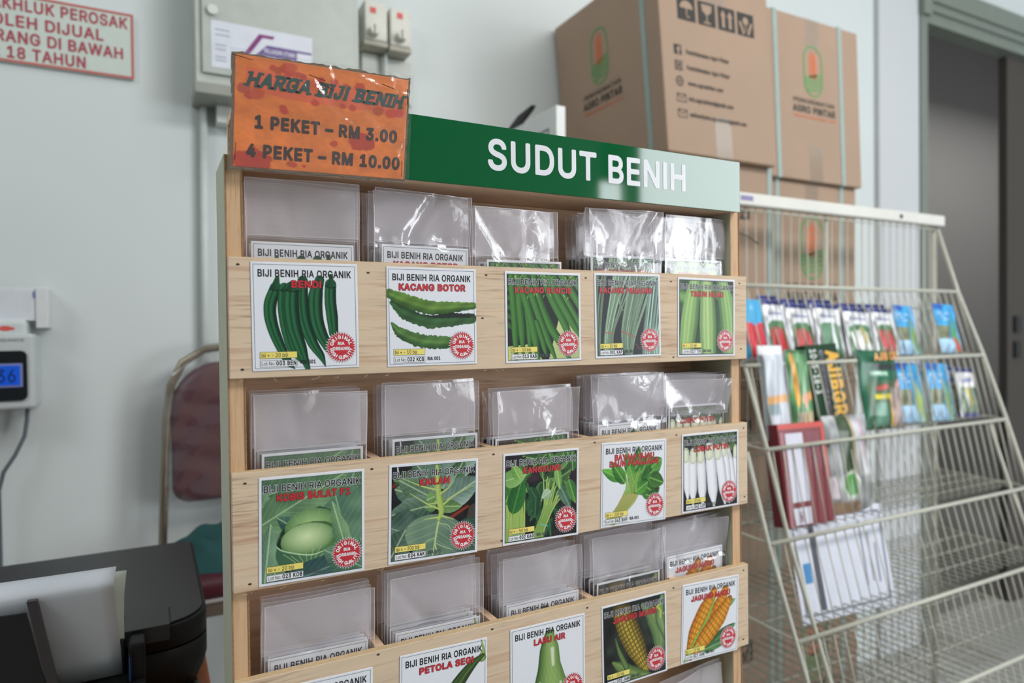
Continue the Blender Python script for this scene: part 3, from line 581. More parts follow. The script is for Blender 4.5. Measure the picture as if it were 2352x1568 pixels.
def label_meshes(key):
    art, photo, names, cnt, lot, n, _ = KINDS[key]
    P = art(n); m = .024
    if photo:
        out = (P.U < m) | (P.U > 1-m) | (P.V < m) | (P.V > 1-m); P.a[out] = WHITE; q = m+1.6/n
        line = ((P.U < q) | (P.U > 1-q) | (P.V < q) | (P.V > 1-q)) & ~out; P.a[line] = P.a[line]*.35+np.array((30, 34, 48))*.65
    P.a = 255*(np.clip(P.a, 0, 250)/255)**1.3
    CARD_MESH[key] = colour_grid(P, CARD_W, CARD_H, name='label_card')
    b = MB(); lay = lambda d: (lambda x, z: (x*CARD_W, -d*.00006-.00004, z*CARD_H))
    if not photo: frame2(b, .022, .978, -.978, -.022, .0035, lay(1), 4)
    if photo:
        text_to(b, 'BIJI BENIH RIA ORGANIK', .045, .955, -.142, .062, lay(1), 2, .04, .05); text_to(b, 'BIJI BENIH RIA ORGANIK', .045, .955, -.142, .062, lay(2), 0, .04)
    else: text_to(b, 'BIJI BENIH RIA ORGANIK', .065, .935, -.135, .064, lay(1), 0, .045)
    for i, s in enumerate(names):
        x0, x1 = NAMEW.get(key) or ((.2, .80) if i == 0 else (.125, .875)); zb = -.232-.068*i if key != 'bayam' else -.215-.075*i
        text_to(b, s, x0, x1, zb, .062, lay(3), 5, .06, .045); text_to(b, s, x0, x1, zb, .062, lay(4), 1, .06)
    rect2(b, .066, .405, -.888, -.826, lay(3), 0); rect2(b, .069, .402, -.885, -.829, lay(4), 3); text_to(b, 'Isi + - %s biji' % cnt, .082, .082+.235*(1 if len(cnt) == 2 else 1.07), -.875, .036, lay(5), 0)
    rect2(b, .066, .405, -.965, -.905, lay(3), 0); rect2(b, .069, .402, -.962, -.908, lay(4), 2); text_to(b, 'Lot No:', .08, .20, -.950, .032, lay(5), 0); text_to(b, lot, .212, .392, -.951, .037, lay(5), 0, .07)
    text_to(b, 'RIA 001', .435, .575, -.945, .034, lay(3), 0 if not photo else 4, .05)
    LETTER_MESH[key] = b.mesh('lettering', [INK, RED, WHT, YEL, GREYINK, DKRED])
def seal_mesh():
    b = MB(); lay = lambda d: (lambda x, z: (x*CARD_W, -d*.00006-.00004, z*CARD_H)); cx, cz = .825, -.80
    def burst(r0, r1, d, mi, n=34):
        v = [lay(d)(cx, cz)]+[lay(d)(cx+(r1 if i % 2 else r0)*math.cos(math.pi*i/n), cz+(r1 if i % 2 else r0)*math.sin(math.pi*i/n)) for i in range(2*n)]
        b.add(v, [(0, 1+i, 1+(i+1) % (2*n)) for i in range(2*n)], mi)
    burst(.158, .126, 6, 1); burst(.148, .119, 7, 0)
    ring_text(b, 'ORIGINAL', cx, cz, .097, .031, 160, 20, lay(8), 1, .08); ring_text(b, 'HIGH QUALITY', cx, cz, .097, .029, 194, 346, lay(8), 1, .08, True)
    text_to(b, 'RIA', cx-.031, cx+.031, cz+.022, .028, lay(8), 1, .08); text_to(b, 'ORGANIK', cx-.08, cx+.08, cz-.028, .029, lay(8), 1, .08)
    return b.mesh('seal', [RED, WHT])
for k_ in KINDS: label_meshes(k_)
SEAL = seal_mesh()

# ------------------------------------------------------------------ STAND
# the room shell
WALLM = mat('wall_paint', (204, 211, 211), .75, bump=(160, .05), mottle=(2.5, .015))
COLM = mat('column_paint', (196, 199, 203), .7, bump=(160, .04), mottle=(3, .012))
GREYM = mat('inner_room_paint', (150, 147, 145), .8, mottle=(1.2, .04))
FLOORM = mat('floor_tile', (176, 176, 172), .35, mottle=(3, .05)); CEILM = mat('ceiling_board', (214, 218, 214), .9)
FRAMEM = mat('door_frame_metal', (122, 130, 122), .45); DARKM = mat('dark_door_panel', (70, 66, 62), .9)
WY = 1.2
def room():
    b = MB(); b.box(-2.2, 2.99, WY, WY+.12, 0, 3.5); b.box(2.99, 9, WY, WY+.12, 2.985, 3.5); b.box(5.6, 9, WY, WY+.12, 0, 2.985); struct(b.build('wall_back', WALLM))
    struct(MB().box(-2.32, -2.2, -4.2, WY+.12, 0, 3.5).build('wall_left', WALLM)); struct(MB().box(9, 9.12, -4.2, WY+.12, 0, 3.5).build('wall_right', WALLM))
    b = MB(); b.box(-2.2, 3.3, -4.2, -4.08, 0, 3.5); b.box(3.3, 9, -4.2, -4.08, 3.25, 3.5); b.box(3.3, 9, -4.2, -4.08, 0, 1.02); b.box(6.2, 9, -4.2, -4.08, 1.02, 3.25); struct(b.build('wall_front', WALLM))
    b = MB(); b.box(3.60, 3.74, -4.19, -4.09, 1.02, 3.25)
    for x in (5.3,): b.box(x, x+.06, -4.19, -4.09, 1.02, 3.25)
    b.box(3.3, 3.6, -4.19, -4.09, 2.72, 3.25); struct(b.build('window_1', FRAMEM))
    struct(MB().box(-2.3, 10.5, -4.2, 3.3, -.1, 0).build('floor', FLOORM)); struct(MB().box(-2.3, 9.1, -4.2, WY+.12, 3.5, 3.6).build('ceiling', CEILM))
    # the column beside the doorway, and the dim room behind it
    struct(MB().box(2.70, 2.985, WY-.022, WY, 0, 3.5, bev=.004).build('trim_1', COLM))
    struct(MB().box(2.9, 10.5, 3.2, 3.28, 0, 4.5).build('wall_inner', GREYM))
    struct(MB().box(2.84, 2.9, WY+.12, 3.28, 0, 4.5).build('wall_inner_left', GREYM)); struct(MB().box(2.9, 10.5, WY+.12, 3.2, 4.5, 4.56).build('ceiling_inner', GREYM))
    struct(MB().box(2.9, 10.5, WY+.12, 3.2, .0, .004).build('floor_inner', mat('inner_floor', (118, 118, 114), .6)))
    d = MB(); d.box(2.985, 3.035, WY-.03, WY+.02, 0, 2.985); d.box(3.035, 5.6, WY-.045, WY+.04, 2.90, 2.985); d.box(3.035, 5.6, WY-.03, WY+.05, 2.865, 2.90); d.box(3.035, 5.6, WY-.015, WY+.06, 2.815, 2.865); d.box(2.982, 3.04, WY-.05, WY-.03, 2.83, 3.5)
    o = struct(d.build('door_1', FRAMEM))
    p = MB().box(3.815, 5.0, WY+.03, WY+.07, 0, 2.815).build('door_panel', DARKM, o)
    for z in (1.27, 1.40): MB().box(3.87, 3.92, WY+.015, WY+.03, z, z+.085).build('hinge', mat('black_hinge', (34, 34, 34), .5), p)
room()

# ------------------------------------------------------------------ seed display stand
PLY = wood('board_plywood', (219, 195, 168), (178, 130, 102), .85); PLYB = wood('back_plywood', (234, 200, 168), (200, 154, 124), .8); PLYV = wood('side_plywood', (214, 178, 140), (186, 142, 108), .7, axis=2)
SIDEP = mat('pale_side_veneer', (188, 190, 168), .6, mottle=(40, .05)); EDGEP = mat('raw_plywood_edge', (176, 132, 96), .8, bump=(400, .5), mottle=(220, .25))
GREENP = mat('green_acrylic', (0, 92, 48), .045, spec=.6, mottle=(5, .05)); NAILM = mat('nail_head', (58, 46, 40), .5)
XL, XR = -.0185, .634
ROWS = [(1.5034, 1.3912), (1.3042, 1.1930), (1.1097, .9987), (.9150, .8040), (.7200, .6090), (.5250, .4140)]
LABELS = {'bendi': (.0510, 1.4489, .43), 'botor': (.1807, 1.4485, .08), 'buncis': (.3163, 1.4481, .31), 'panjang': (.4367, 1.4501, .62), 'timun': (.5652, 1.4477, -.58), 'kobis': (.0544, 1.2460, -.78), 'kailan': (.1797, 1.2449, -1.46), 'kangkung': (.3108, 1.2441, -1.08), 'bayam': (.4434, 1.2442, -1.58), 'lobak': (.5701, 1.2453, -.47), 'manis': (.4425, 1.0486, .61), 'madu': (.5676, 1.0494, -2.0), 'labu': (.3175, 1.0466, -.40), 'petola': (.1882, 1.0469, -1.33), 'tembikai': (.0600, 1.0450, -1.0)}
DIVX = (.1225, .2540, .3850, .5150)
NAILS = {0: [(-.010, 1.4965), (-.0075, 1.3995), (.112, 1.4925), (.2435, 1.494), (.3745, 1.4945), (.5050, 1.4935), (.625, 1.494), (.2385, 1.447), (.508, 1.397), (.627, 1.405)], 1: [(-.007, 1.294), (-.004, 1.2), (.113, 1.295), (.250, 1.297), (.385, 1.2985), (.512, 1.297), (.631, 1.297), (.259, 1.2), (.632, 1.203)], 2: [(.117, 1.106), (.246, 1.104), (.372, 1.1025), (.505, 1.1015), (.629, 1.1025), (.628, 1.008)], 3: [], 4: [], 5: []}
def build_stand():
    st = empty('seed_display_stand', (.303, .045, 0), 'tall plywood seed rack with rows of labelled pockets and a green header', 'display stand')
    for x0, x1 in ((XL, XL+.0145), (XR-.0170, XR)):
        o = MB().box(x0, x1, .009, .090, 0, 1.599, bev=.0006, seg=1).build('side_panel', PLYV, st)
        e = MB(); e.box(x0-.0012, x0-.0001, .0085, .090, 0, 1.5985); 
        e.build('veneer_face', SIDEP, o)
        MB().box(x0-.0006, x0+.0006, .0080, .0089, 0, 1.598).box(x1-.0010, x1+.0001, .0082, .0089, 0, 1.598).build('ply_edge', EDGEP, o)
    MB().box(XL+.0145, XR-.0165, .084, .090, .02, 1.590).build('back_panel', PLYB, st)
    hd = MB().box(XL+.010, .6255, .0008, .090, 1.5905, 1.600).box(XL+.010, .6255, .084, .090, 1.600, 1.654).box(XL+.010, .6255, .0035, .084, 1.646, 1.654).build('header_box', PLYB, st)
    hs = MB().box(XL+.010, .6255, -.0018, .0008, 1.5895, 1.6574, bev=.0005).build('header_sign', GREENP, st); tag(hs, 'glossy green header board with white letters')
    b = MB(); text_to(b, 'SUDUT BENIH', .2475, .5275, 1.6105, .0315, lambda x, z: (x, -.0021, z), 0, .042, res=30)
    b.build('lettering', mat('white_vinyl', (232, 234, 240), .35), hs, False)
    MB().box(XL+.0145, XR-.0165, .01, .084, 0, .09).build('plinth', PLYB, st)
    for i, (zt, zb) in enumerate(ROWS):
        bd = MB().box(-.0185, .638, 0, .009, zb, zt, bev=.0005, seg=1).build('pocket_board', PLY, st)
        MB().box(-.0180, .6375, .0004, .0086, zt, zt+.0003).build('raw_edge', mat('raw_board_edge', (214, 186, 146), .85, bump=(500, .5), mottle=(180, .12)), bd)
        MB().box(XL+.0145, XR-.0165, .009, .084, zb+.012, zb+.020).build('pocket_floor', PLYB, st)
        for x in DIVX: MB().box(x-.0045, x+.0045, .009, .084, zb+.020, zt-.0012).build('divider', PLYB, st)
        for (x, z) in NAILS[i]:
            k = MB(); r = .0013; pts = [(x+r*(1.3 if abs(math.sin(a)) < .8 else .8)*math.cos(a), z+r*.8*math.sin(a)) for a in [2*math.pi*q/10 for q in range(10)]]
            k.prism(pts, 'y', -.0002, .003); k.build('nail', NAILM, bd)
        r = random.Random(i)
        sp = MB()
        for q in range(10):
            x = -.01+r.random()*.3; a = r.random()*3; l = .004+r.random()*.008
            sp.tube([(x, .002, zb+.0002), (x+l*.5*math.cos(a), -.0006, zb-.001-r.random()*.002), (x+l*math.cos(a), -.001, zb-.0008-r.random()*.003)], .00012, k=4)
        sp.build('splinter_fringe', mat('wood_splinter', (226, 206, 172), .8), bd)['kind'] = 'stuff'
    for key, (cx, cz, rot) in LABELS.items():
        o = put('picture_label', CARD_MESH[key], None, (0, 0, 0))
        a = math.radians(rot); o.rotation_euler = (0, -a, 0); d = Vector((-CARD_W/2*math.cos(a)-CARD_H/2*math.sin(a), 0, -CARD_W/2*math.sin(a)+CARD_H/2*math.cos(a)))
        o.location = Vector((cx, -.0006, cz))+d; o.parent = st; o.matrix_parent_inverse = world_of(st).inverted()
        tag(o, 'printed picture label of %s' % KINDS[key][6])
        put('lettering', LETTER_MESH[key], o, (0, 0, 0)); put('seal', SEAL, o, (0, 0, 0))
build_stand()

# ------------------------------------------------------------------ seed packets in the pockets
FILM = film('clear_packet_film', .27, .10, bump=.16, scale=30); FILME = film('packet_seam', .62, .2); FILMLOW = film('packet_film_over_card', .05, .06, bump=.10, scale=34)
def bag_mesh(seed, w=.110, h=.160, nx=30, nz=44, curl=.004, crease=1.0):
    r = np.random.RandomState(seed); ph = r.rand(12)*6.28; b = MB(); I = {}
    def y(u, v):
        t = v/h; a = .0010*math.sin(u*75+ph[0]+t*3)*t+.0026*math.sin(u*34+ph[1]+v*11)*t+.0012*math.sin(v*70+ph[2]+u*30)
        k = math.exp(-((v-.110)/.010)**2); a += crease*k*(.0016*abs(math.sin(u*70+ph[3]))+.0012*math.sin(u*150+ph[4])*math.sin(u*41+ph[8])-.0006)
        d = abs((u-w*(.2*math.sin(ph[5])))*1.2-(v-.11)*math.sin(ph[6])); a += crease*.0012*math.exp(-(d/.008)**2)*(1 if v > .1 else 0)
        a *= .35 if v < .1 else (.35+.65*min((v-.1)/.012, 1))
        return a+curl*t*t*math.sin(ph[7]+u*14)*.5
    for j in range(nz+1):
        for i in range(nx+1):
            u = -w/2+w*i/nx; v = h*j/nz; I[i, j] = len(b.v); b.v.append((u, y(u, v), v)); b.n += 1
    for j in range(nz):
        for i in range(nx): b.f.append([I[i, j], I[i+1, j], I[i+1, j+1], I[i, j+1]]); b.m.append(2 if h*(j+.5)/nz < .1105 else 0); b.sm.append(True)
    e = .0007
    def strip(pts, dx, dz):
        v = []; 
        for (u, vv) in pts: v += [(u, y(u, vv)-.0002, vv), (u+dx, y(u, vv)-.0002, vv+dz)]
        b.add(v, [(2*i, 2*i+2, 2*i+3, 2*i+1) for i in range(len(pts)-1)], 1, True)
    strip([(-w/2, h*j/nz) for j in range(nz+1)], e, 0); strip([(w/2, h*j/nz) for j in range(nz+1)], -e, 0); strip([(-w/2+w*i/nx, h) for i in range(nx+1)], 0, -e*.8)
    strip([(-w/2+w*i/nx, .1095) for i in range(nx+1)], 0, -.0004)
    return b.mesh('seed_packet', [FILM, FILME, FILMLOW])
BAGS = [bag_mesh(s) for s in range(1, 7)]; BAGS_CR = [bag_mesh(s, crease=2.6, curl=.010) for s in (21, 22, 23)]
CARD_BACK = {}
#         bag centre x, card centre x, packet top z, card top z, roll, rear packets, crumpled
PACK = {'bendi': (.0537, .0535, 1.5815, 1.5210, .3, 2, 0), 'botor': (.1767, .1800, 1.5795, 1.5240, -.4, 5, 1), 'buncis': (.2920, .3030, 1.5715, 1.5134, .5, 4, 0), 'panjang': (.4468, .4450, 1.5810, 1.5248, .9, 6, 1), 'timun': (.5610, .5600, 1.5805, 1.5250, .2, 6, 0),
        'kobis': (.0572, .0590, 1.3738, 1.3166, -.3, 4, 0), 'kailan': (.1855, .1890, 1.3775, 1.3200, -.2, 4, 0), 'kangkung': (.3179, .3110, 1.3650, 1.3110, .5, 4, 0), 'bayam': (.4548, .4510, 1.3750, 1.3160, .2, 8, 0), 'lobak': (.5605, .5620, 1.3660, 1.3320, -.6, 8, 2),
        'tembikai': (.0620, .0605, 1.1705, 1.1175, -.8, 3, 0), 'petola': (.1872, .1890, 1.1750, 1.1150, -.5, 4, 0), 'labu': (.3218, .3220, 1.1740, 1.1190, .2, 5, 0), 'manis': (.4453, .4480, 1.1790, 1.1210, .4, 6, 1), 'madu': (.5600, .5590, 1.1760, 1.1360, .8, 7, 1)}
POCKET = {k: i // 5 for i, k in enumerate(['bendi', 'botor', 'buncis', 'panjang', 'timun', 'kobis', 'kailan', 'kangkung', 'bayam', 'lobak', 'tembikai', 'petola', 'labu', 'manis', 'madu'])}
def packet(key, x, cx, zt, ct, roll, y, lean, mesh, label, group=None):
    """a clear bag standing in its pocket, the printed card inside its lower part"""
    zb = ct-.1115 if ct else zt-.160; h = zt-zb
    o = put('seed_packet', mesh, None, (x, y, zb), (math.radians(-lean), math.radians(-roll), 0)); o.scale = (.985, 1, h/.160)
    tag(o, label, 'seed packet', group)
    if key:
        c = put('seed_card', CARD_MESH[key], o, (cx-x-CARD_W/2, .0030, (ct-zb)/(h/.160))); c.scale = (1, 1, .160/h); tag(c, 'printed card')
        put('lettering', LETTER_MESH[key], c, (0, 0, 0))
    return o
ROWN = ('top', 'second', 'third')
def fill_pockets():
    for key, (x, cx, zt, ct, roll, n, cr) in PACK.items():
        veg = KINDS[key][6]; r = random.Random(key); step = min(.0085, .050/max(n, 1)); row = ROWN[POCKET[key]]
        front = (BAGS_CR if cr else BAGS)[r.randrange(3) if cr else r.randrange(6)]
        packet(key, x, cx, zt, ct, roll, .016, -1.2, front, 'clear packet with %s card, in front of its pocket, %s row' % (veg, row))
        for i in range(1, n+1):
            m = (BAGS_CR if cr == 2 else BAGS)[r.randrange(3 if cr == 2 else 6)]; dz = r.uniform(-.004, .004)+(.006 if cr == 2 else -.001*i*.3)
            packet(key, x+r.uniform(-.0025, .0008), cx+r.uniform(-.002, .0008), zt+dz, ct+r.uniform(-.003, .002), roll+r.uniform(-.8, .8), .016+step*i, -1.0, m,
                   'clear %s packet queued behind the front one of its pocket, %s row' % (veg, row), 'rear %s packets' % veg)
    packet(None, .560, 0, .972, 0, 3.5, .018, -1.5, BAGS[2], 'clear packet standing alone in the fourth row, bottom right of the rack')
    packet(None, .561, 0, .975, 0, 3.0, .026, -1.5, BAGS[4], 'clear packet just behind the lone front one in the fourth row')
fill_pockets()

# ------------------------------------------------------------------ orange price sign stapled over the header
def price_sign():
    TL, TR, BR, BL = (-.0117, 1.6889), (.1578, 1.6915), (.1503, 1.587), (-.0156, 1.5839)
    def Q(d):
        def f(u, v):  # u to the right, v upward, 0..1
            a = [BL[i]+(BR[i]-BL[i])*u for i in (0, 1)]; b = [TL[i]+(TR[i]-TL[i])*u for i in (0, 1)]
            return (a[0]+(b[0]-a[0])*v, -.0045-d, a[1]+(b[1]-a[1])*v)
        return f
    r = random.Random(4); b = MB()
    n = 40; edge = []
    for i in range(n): edge.append((i/n, r.uniform(-.012, .004)))
    for i in range(24): edge.append((1+r.uniform(-.004, .006), i/24))
    for i in range(n): edge.append((1-i/n, 1+r.uniform(-.002, .018)))
    for i in range(24): edge.append((r.uniform(-.008, .003), 1-i/24))
    P = [Q(0)(*e) for e in edge]; m = len(P)
    b.add([(p[0], -.0045, p[2]) for p in P]+[(p[0], -.0020, p[2]) for p in P], [tuple(range(m)), tuple(range(m, 2*m))[::-1]]+[(i, (i+1) % m, m+(i+1) % m, m+i) for i in range(m)])
    root = b.build('price_sign', mat('grey_cardboard', (120, 104, 84), .85, mottle=(260, .25), bump=(300, .4)))
    tag(root, 'orange price sign in a creased plastic sleeve stapled over the green header', 'sign')
    # the stained sheet itself: vertex colours carry print stains
    Pn = Pic(150, (232, 128, 58)); Pn.mottle(6, .05, 2); Pn.mottle(40, .04, 3); rr = np.random.RandomState(6); st = (196, 74, 46)
    Pn.poly([(.06, .10), (.3, .13), (.97, .18), (.985, .33), (.7, .36), (.3, .35), (.05, .30)], (224, 104, 66)); Pn.mottle(12, .06, 9)
    for x, y, w in [(.05, .30, .03), (.08, .35, .025), (.12, .33, .035), (.26, .43, .02), (.27, .46, .02), (.20, .08, .02), (.23, .10, .022), (.27, .07, .03), (.29, .1, .03), (.34, .11, .02), (.37, .12, .02), (.30, .05, .03), (.47, .13, .02), (.55, .13, .02), (.7, .14, .03), (.62, .16, .02), (.12, .86, .03), (.1, .83, .02), (.14, .89, .03), (.19, .91, .02), (.31, .94, .02), (.33, .945, .02), (.39, .95, .012), (.72, .66, .06), (.76, .68, .05), (.70, .7, .04), (.56, .715, .02), (.06, .93, .06), (.12, .97, .07), (.82, .35, .03), (.9, .36, .03), (.95, .35, .03), (.6, .345, .02), (.66, .35, .02), (.44, .35, .02)]:
        q = w*(1+.3*rr.rand()); Pn.poly([(x+q*(.8+.35*rr.rand())*math.cos(a), y+q*1.3*(.8+.35*rr.rand())*math.sin(a)) for a in np.linspace(0, 6.28, 12)[:-1]], np.array(st)+rr.randint(-10, 12, 3), soft=1.5)
    me = colour_grid(Pn, 1, 1, name='paper_sheet'); co = np.empty(len(me.vertices)*3, np.float32); me.vertices.foreach_get('co', co); co = co.reshape(-1, 3)
    for c in co: p = Q(.0003)(.012+c[0]*.976, .012+(1+c[2])*.976); yy = p[1]+(.0002 if c[1] > .0001 else 0); c[:] = (p[0], yy, p[2])
    me.vertices.foreach_set('co', co.ravel()); me.update()
    sh = put('paper_sheet', me, root); tag(sh, 'stained orange paper with dark lettering')
    b = MB(); g = 0; lay = Q(.0006)
    fx = lambda u, v: lay(u, v)
    ext = text_to(b, 'HARGA BIJI BENIH', .075, .945, .715, .118, lambda x, z: fx(x, z-.028*(x-.5)), 0, .085, slant=.18, res=22)
    for (ch, x0, x1) in ext:
        z = .715-.028*(x0-.5); sl = .022; fs = Q(.00065)
        for xx in ((x0, x1) if ch not in 'IJ' else ((x0+x1)/2,)):
            line2(b, [(xx-.011, z+.004), (xx+.011, z+.004)], .02, fs, 0)
            if ch not in 'A': line2(b, [(xx-.011+sl, z+.114), (xx+.011+sl, z+.114)], .02, fs, 0)
    text_to(b, '1 PEKET – RM 3.00', .125, .93, .365, .105, fx, 1, .085, res=22); text_to(b, '4 PEKET – RM 10.00', .085, .955, .108, .105, fx, 1, .085, res=22)
    b.build('lettering', [mat('dark_teal_ink', (40, 78, 72), .5), mat('brown_black_ink', (58, 40, 36), .5)], sh, False)
    # the plastic sleeve with creases
    nx, ny = 60, 40; b = MB(); creases = [((.36, .78), (.46, .34), .6), ((.42, .84), (.47, .72), .9), ((.37, .30), (.56, .05), .5), ((.78, .40), (.97, .62), .5), ((.15, .98), (.3, .86), .6), ((.62, .95), (.99, .80), .5), ((.0, .72), (.1, .66), .5), ((.9, .1), (.97, .45), .6), ((.5, .98), (.53, .8), .8), ((.87, .95), (.9, .78), .8), ((.2, .55), (.35, .46), .3), ((.6, .52), (.72, .42), .4), ((.72, .05), (.8, .2), .5)]
    def dis(u, v):
        d = .0010*math.sin(u*7+v*3)*math.sin(v*6+1)+.0004*math.sin(u*31+v*19)
        for (a, c, k) in creases:
            e = (c[0]-a[0], c[1]-a[1]); t = max(0, min(1, ((u-a[0])*e[0]+(v-a[1])*e[1])/(e[0]**2+e[1]**2))); q = math.hypot((u-a[0]-t*e[0])*1.6, v-a[1]-t*e[1]); d += .0030*k*math.exp(-(q/.013)**2)
        return d
    for j in range(ny+1):
        for i in range(nx+1): u = -.015+1.032*i/nx; v = -.03+1.06*j/ny; b.v.append(Q(.0026+dis(u, v))(u, v)); b.n += 1
    for j in range(ny):
        for i in range(nx): k = j*(nx+1)+i; b.f.append([k, k+1, k+nx+2, k+nx+1]); b.m.append(0); b.sm.append(True)
    b.build('plastic_sleeve', film('sleeve_film', .03, .13, gloss=1.3), root, False)
    for (u, v, a, l) in ((.045, .945, -8, .018), (.44, .86, -12, .016), (.49, .80, -25, .016), (.855, .875, -14, .014), (.975, .80, 88, .016), (.965, .10, 88, .016), (.02, .13, 86, .016)):
        p = Q(.0062)(u, v); d = math.radians(a); e = Vector((math.cos(d), 0, math.sin(d)))*l*.5
        MB().tube([Vector(p)-e, Vector(p)+e], .00035, k=6).build('staple', mat('rusty_staple', (66, 48, 40), .4, metal=.6), root)
price_sign()

# ------------------------------------------------------------------ things on the back wall
def wall_sign():
    root = MB().box(-.66, -.1035, 1.190, 1.1995, 2.043, 2.196, bev=.002).build('notice_board', mat('pale_green_board', (196, 206, 198), .5))
    tag(root, 'white wall notice with red border and red capital lettering', 'sign')
    f = lambda x, z: (x, 1.1893, z); b = MB(); frame2(b, -.66, -.1035, 2.043, 2.196, .0055, f, 0); b.build('border', mat('faded_red_border', (186, 96, 88), .5), root, False)
    b = MB()
    for t, x1, z, w in (('RACUN MAKHLUK PEROSAK', -.1165, 2.160, .0198), ('TIDAK BOLEH DIJUAL', -.166, 2.123, .0198), ('KEPADA ORANG DI BAWAH', -.127, 2.0875, .0198), ('UMUR 18 TAHUN', -.2025, 2.053, .0198)):
        text_to(b, t, x1-len(t)*w*.955, x1, z, .0245, f, 0, .05)
    b.build('lettering', mat('faded_red_letters', (164, 72, 84), .5), root, False)
wall_sign()
def distribution_box():
    GB = mat('grey_enamel', (186, 192, 186), .45); GD = mat('grey_enamel_door', (180, 186, 180), .4)
    root = empty('distribution_box', (.22, 1.12, 2.02), 'large pale grey metal electrical box on the wall above the rack', 'electrical box')
    MB().box(.024, .411, 1.085, 1.2, 2.022, 2.62, bev=.003).build('body', GB, root); MB().box(.0205, .4145, 1.075, 1.2, 1.998, 2.024, bev=.002).build('gland_tray', mat('grey_tray', (150, 152, 144), .5), root)
    MB().box(.038, .397, 1.076, 1.085, 2.047, 2.6, bev=.002).build('door', GD, root); k = MB(); k.prism([(.061+.0115*math.cos(i*.5236), 2.193+.0115*math.sin(i*.5236)) for i in range(12)], 'y', 1.066, 1.077); k.build('knob', mat('pale_knob', (212, 216, 212), .4), root)
    s = MB(); f = lambda x, z: (x, 1.0752-.0001, z); g = lambda d: (lambda x, z: (x, 1.0752-d*.0002, z))
    sh = lambda x: (x-.059)*.17*0
    rect2(s, .057, .290, 2.062, 2.172, g(0), 0); s.add([g(1)(*p) for p in ((.112, 2.062), (.135, 2.062), (.182, 2.134), (.288, 2.134), (.288, 2.062+.03), (.288, 2.062), (.14, 2.062), (.175, 2.125), (.165, 2.148), (.152, 2.130))][:4]+[g(1)(.29, 2.062)], [(0, 1, 4, 3, 2)], 1)
    s.add([g(2)(*p) for p in ((.100, 2.062), (.112, 2.062), (.172, 2.150), (.196, 2.150), (.200, 2.158), (.164, 2.158))], [tuple(range(6))], 2)
    rect2(s, .252, .288, 2.075, 2.128, g(3), 0); text_to(s, 'KELUASAN UTAMA', .176, .248, 2.116, .010, g(3), 0, .05); text_to(s, 'PAPAN AGIHAN', .170, .245, 2.099, .009, g(3), 0, .05)
    for z in (2.150, 2.138, 2.114, 2.104, 2.086, 2.078): rect2(s, .066, .098 if z > 2.13 else .090, z, z+.003, g(3), 3)
    st = s.build('sticker', [mat('sticker_white', (214, 218, 228), .4), mat('sticker_violet', (98, 72, 140), .4), mat('sticker_purple', (126, 46, 118), .4), mat('sticker_grey_print', (170, 176, 196), .5)], root, False); tag(st, 'white and purple sticker')
distribution_box()
def isolators():
    CR = mat('cream_plastic', (206, 206, 196), .4); RD = mat('red_switch_label', (206, 72, 76), .4); GP = mat('grey_cover', (192, 196, 190), .5)
    for n, (x0, x1, z0, z1, kx, lx) in enumerate(((.440, .503, 2.222, 2.326, .464, .463), (.511, .570, 2.218, 2.320, .540, .5385))):
        t = empty('isolator_switch', ((x0+x1)/2, 1.17, z0), ('%s of the two cream isolator switches with red labels beside the grey electrical box' % ('left one', 'right one')[n]), 'switch', 'isolator switches')
        MB().box(x0, x1, 1.128, 1.2, z0, z1, bev=.004).build('housing', CR, t); k = MB(); k.prism([(kx+.014*math.cos(i*.393), 2.241+.014*math.sin(i*.393)) for i in range(16)], 'y', 1.104, 1.129); k.box(kx-.003, kx+.003, 1.098, 1.105, 2.228, 2.254); k.build('knob', CR, t)
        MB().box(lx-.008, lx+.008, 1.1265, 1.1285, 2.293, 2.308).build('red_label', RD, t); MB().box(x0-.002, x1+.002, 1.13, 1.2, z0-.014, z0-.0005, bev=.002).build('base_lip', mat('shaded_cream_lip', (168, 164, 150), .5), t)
    for n, (x0, x1, z0, z1) in enumerate(((.446, .508, 2.080, 2.206), (.513, .590, 2.076, 2.202))):
        t = MB().box(x0, x1, 1.182, 1.1995, z0, z1, bev=.003).build('cover_plate', GP); tag(t, '%s grey cover plate below the isolator switches' % ('left', 'right')[n], 'cover plate', 'cover plates')
        MB().box((x0+x1)/2-.004, (x0+x1)/2+.004, 1.180, 1.183, (z0+z1)/2+.01, (z0+z1)/2+.017).build('screw', CR, t)
    tag(MB().tube([(.507, 1.165, 2.30), (.508, 1.165, 2.10), (.508, 1.165, 1.92)], .0055, k=10).build('conduit', mat('conduit_pipe', (196, 204, 200), .4)), 'thin grey conduit running down between the two isolator switches', 'conduit')
    tag(MB().tube([(.046, 1.183, 1.997), (.042, 1.183, 1.6), (.038, 1.183, 1.05)], .0095, k=12).build('conduit', mat('conduit_pipe', (196, 204, 200), .4)), 'thick white conduit running down the wall from the grey electrical box', 'conduit')
    tag(MB().box(.073, .16, 1.15, 1.1995, 1.955, 1.9975, bev=.002).build('junction_box', mat('white_trunking', (208, 212, 208), .5)), 'small white junction box under the grey electrical box', 'junction box')
isolators()
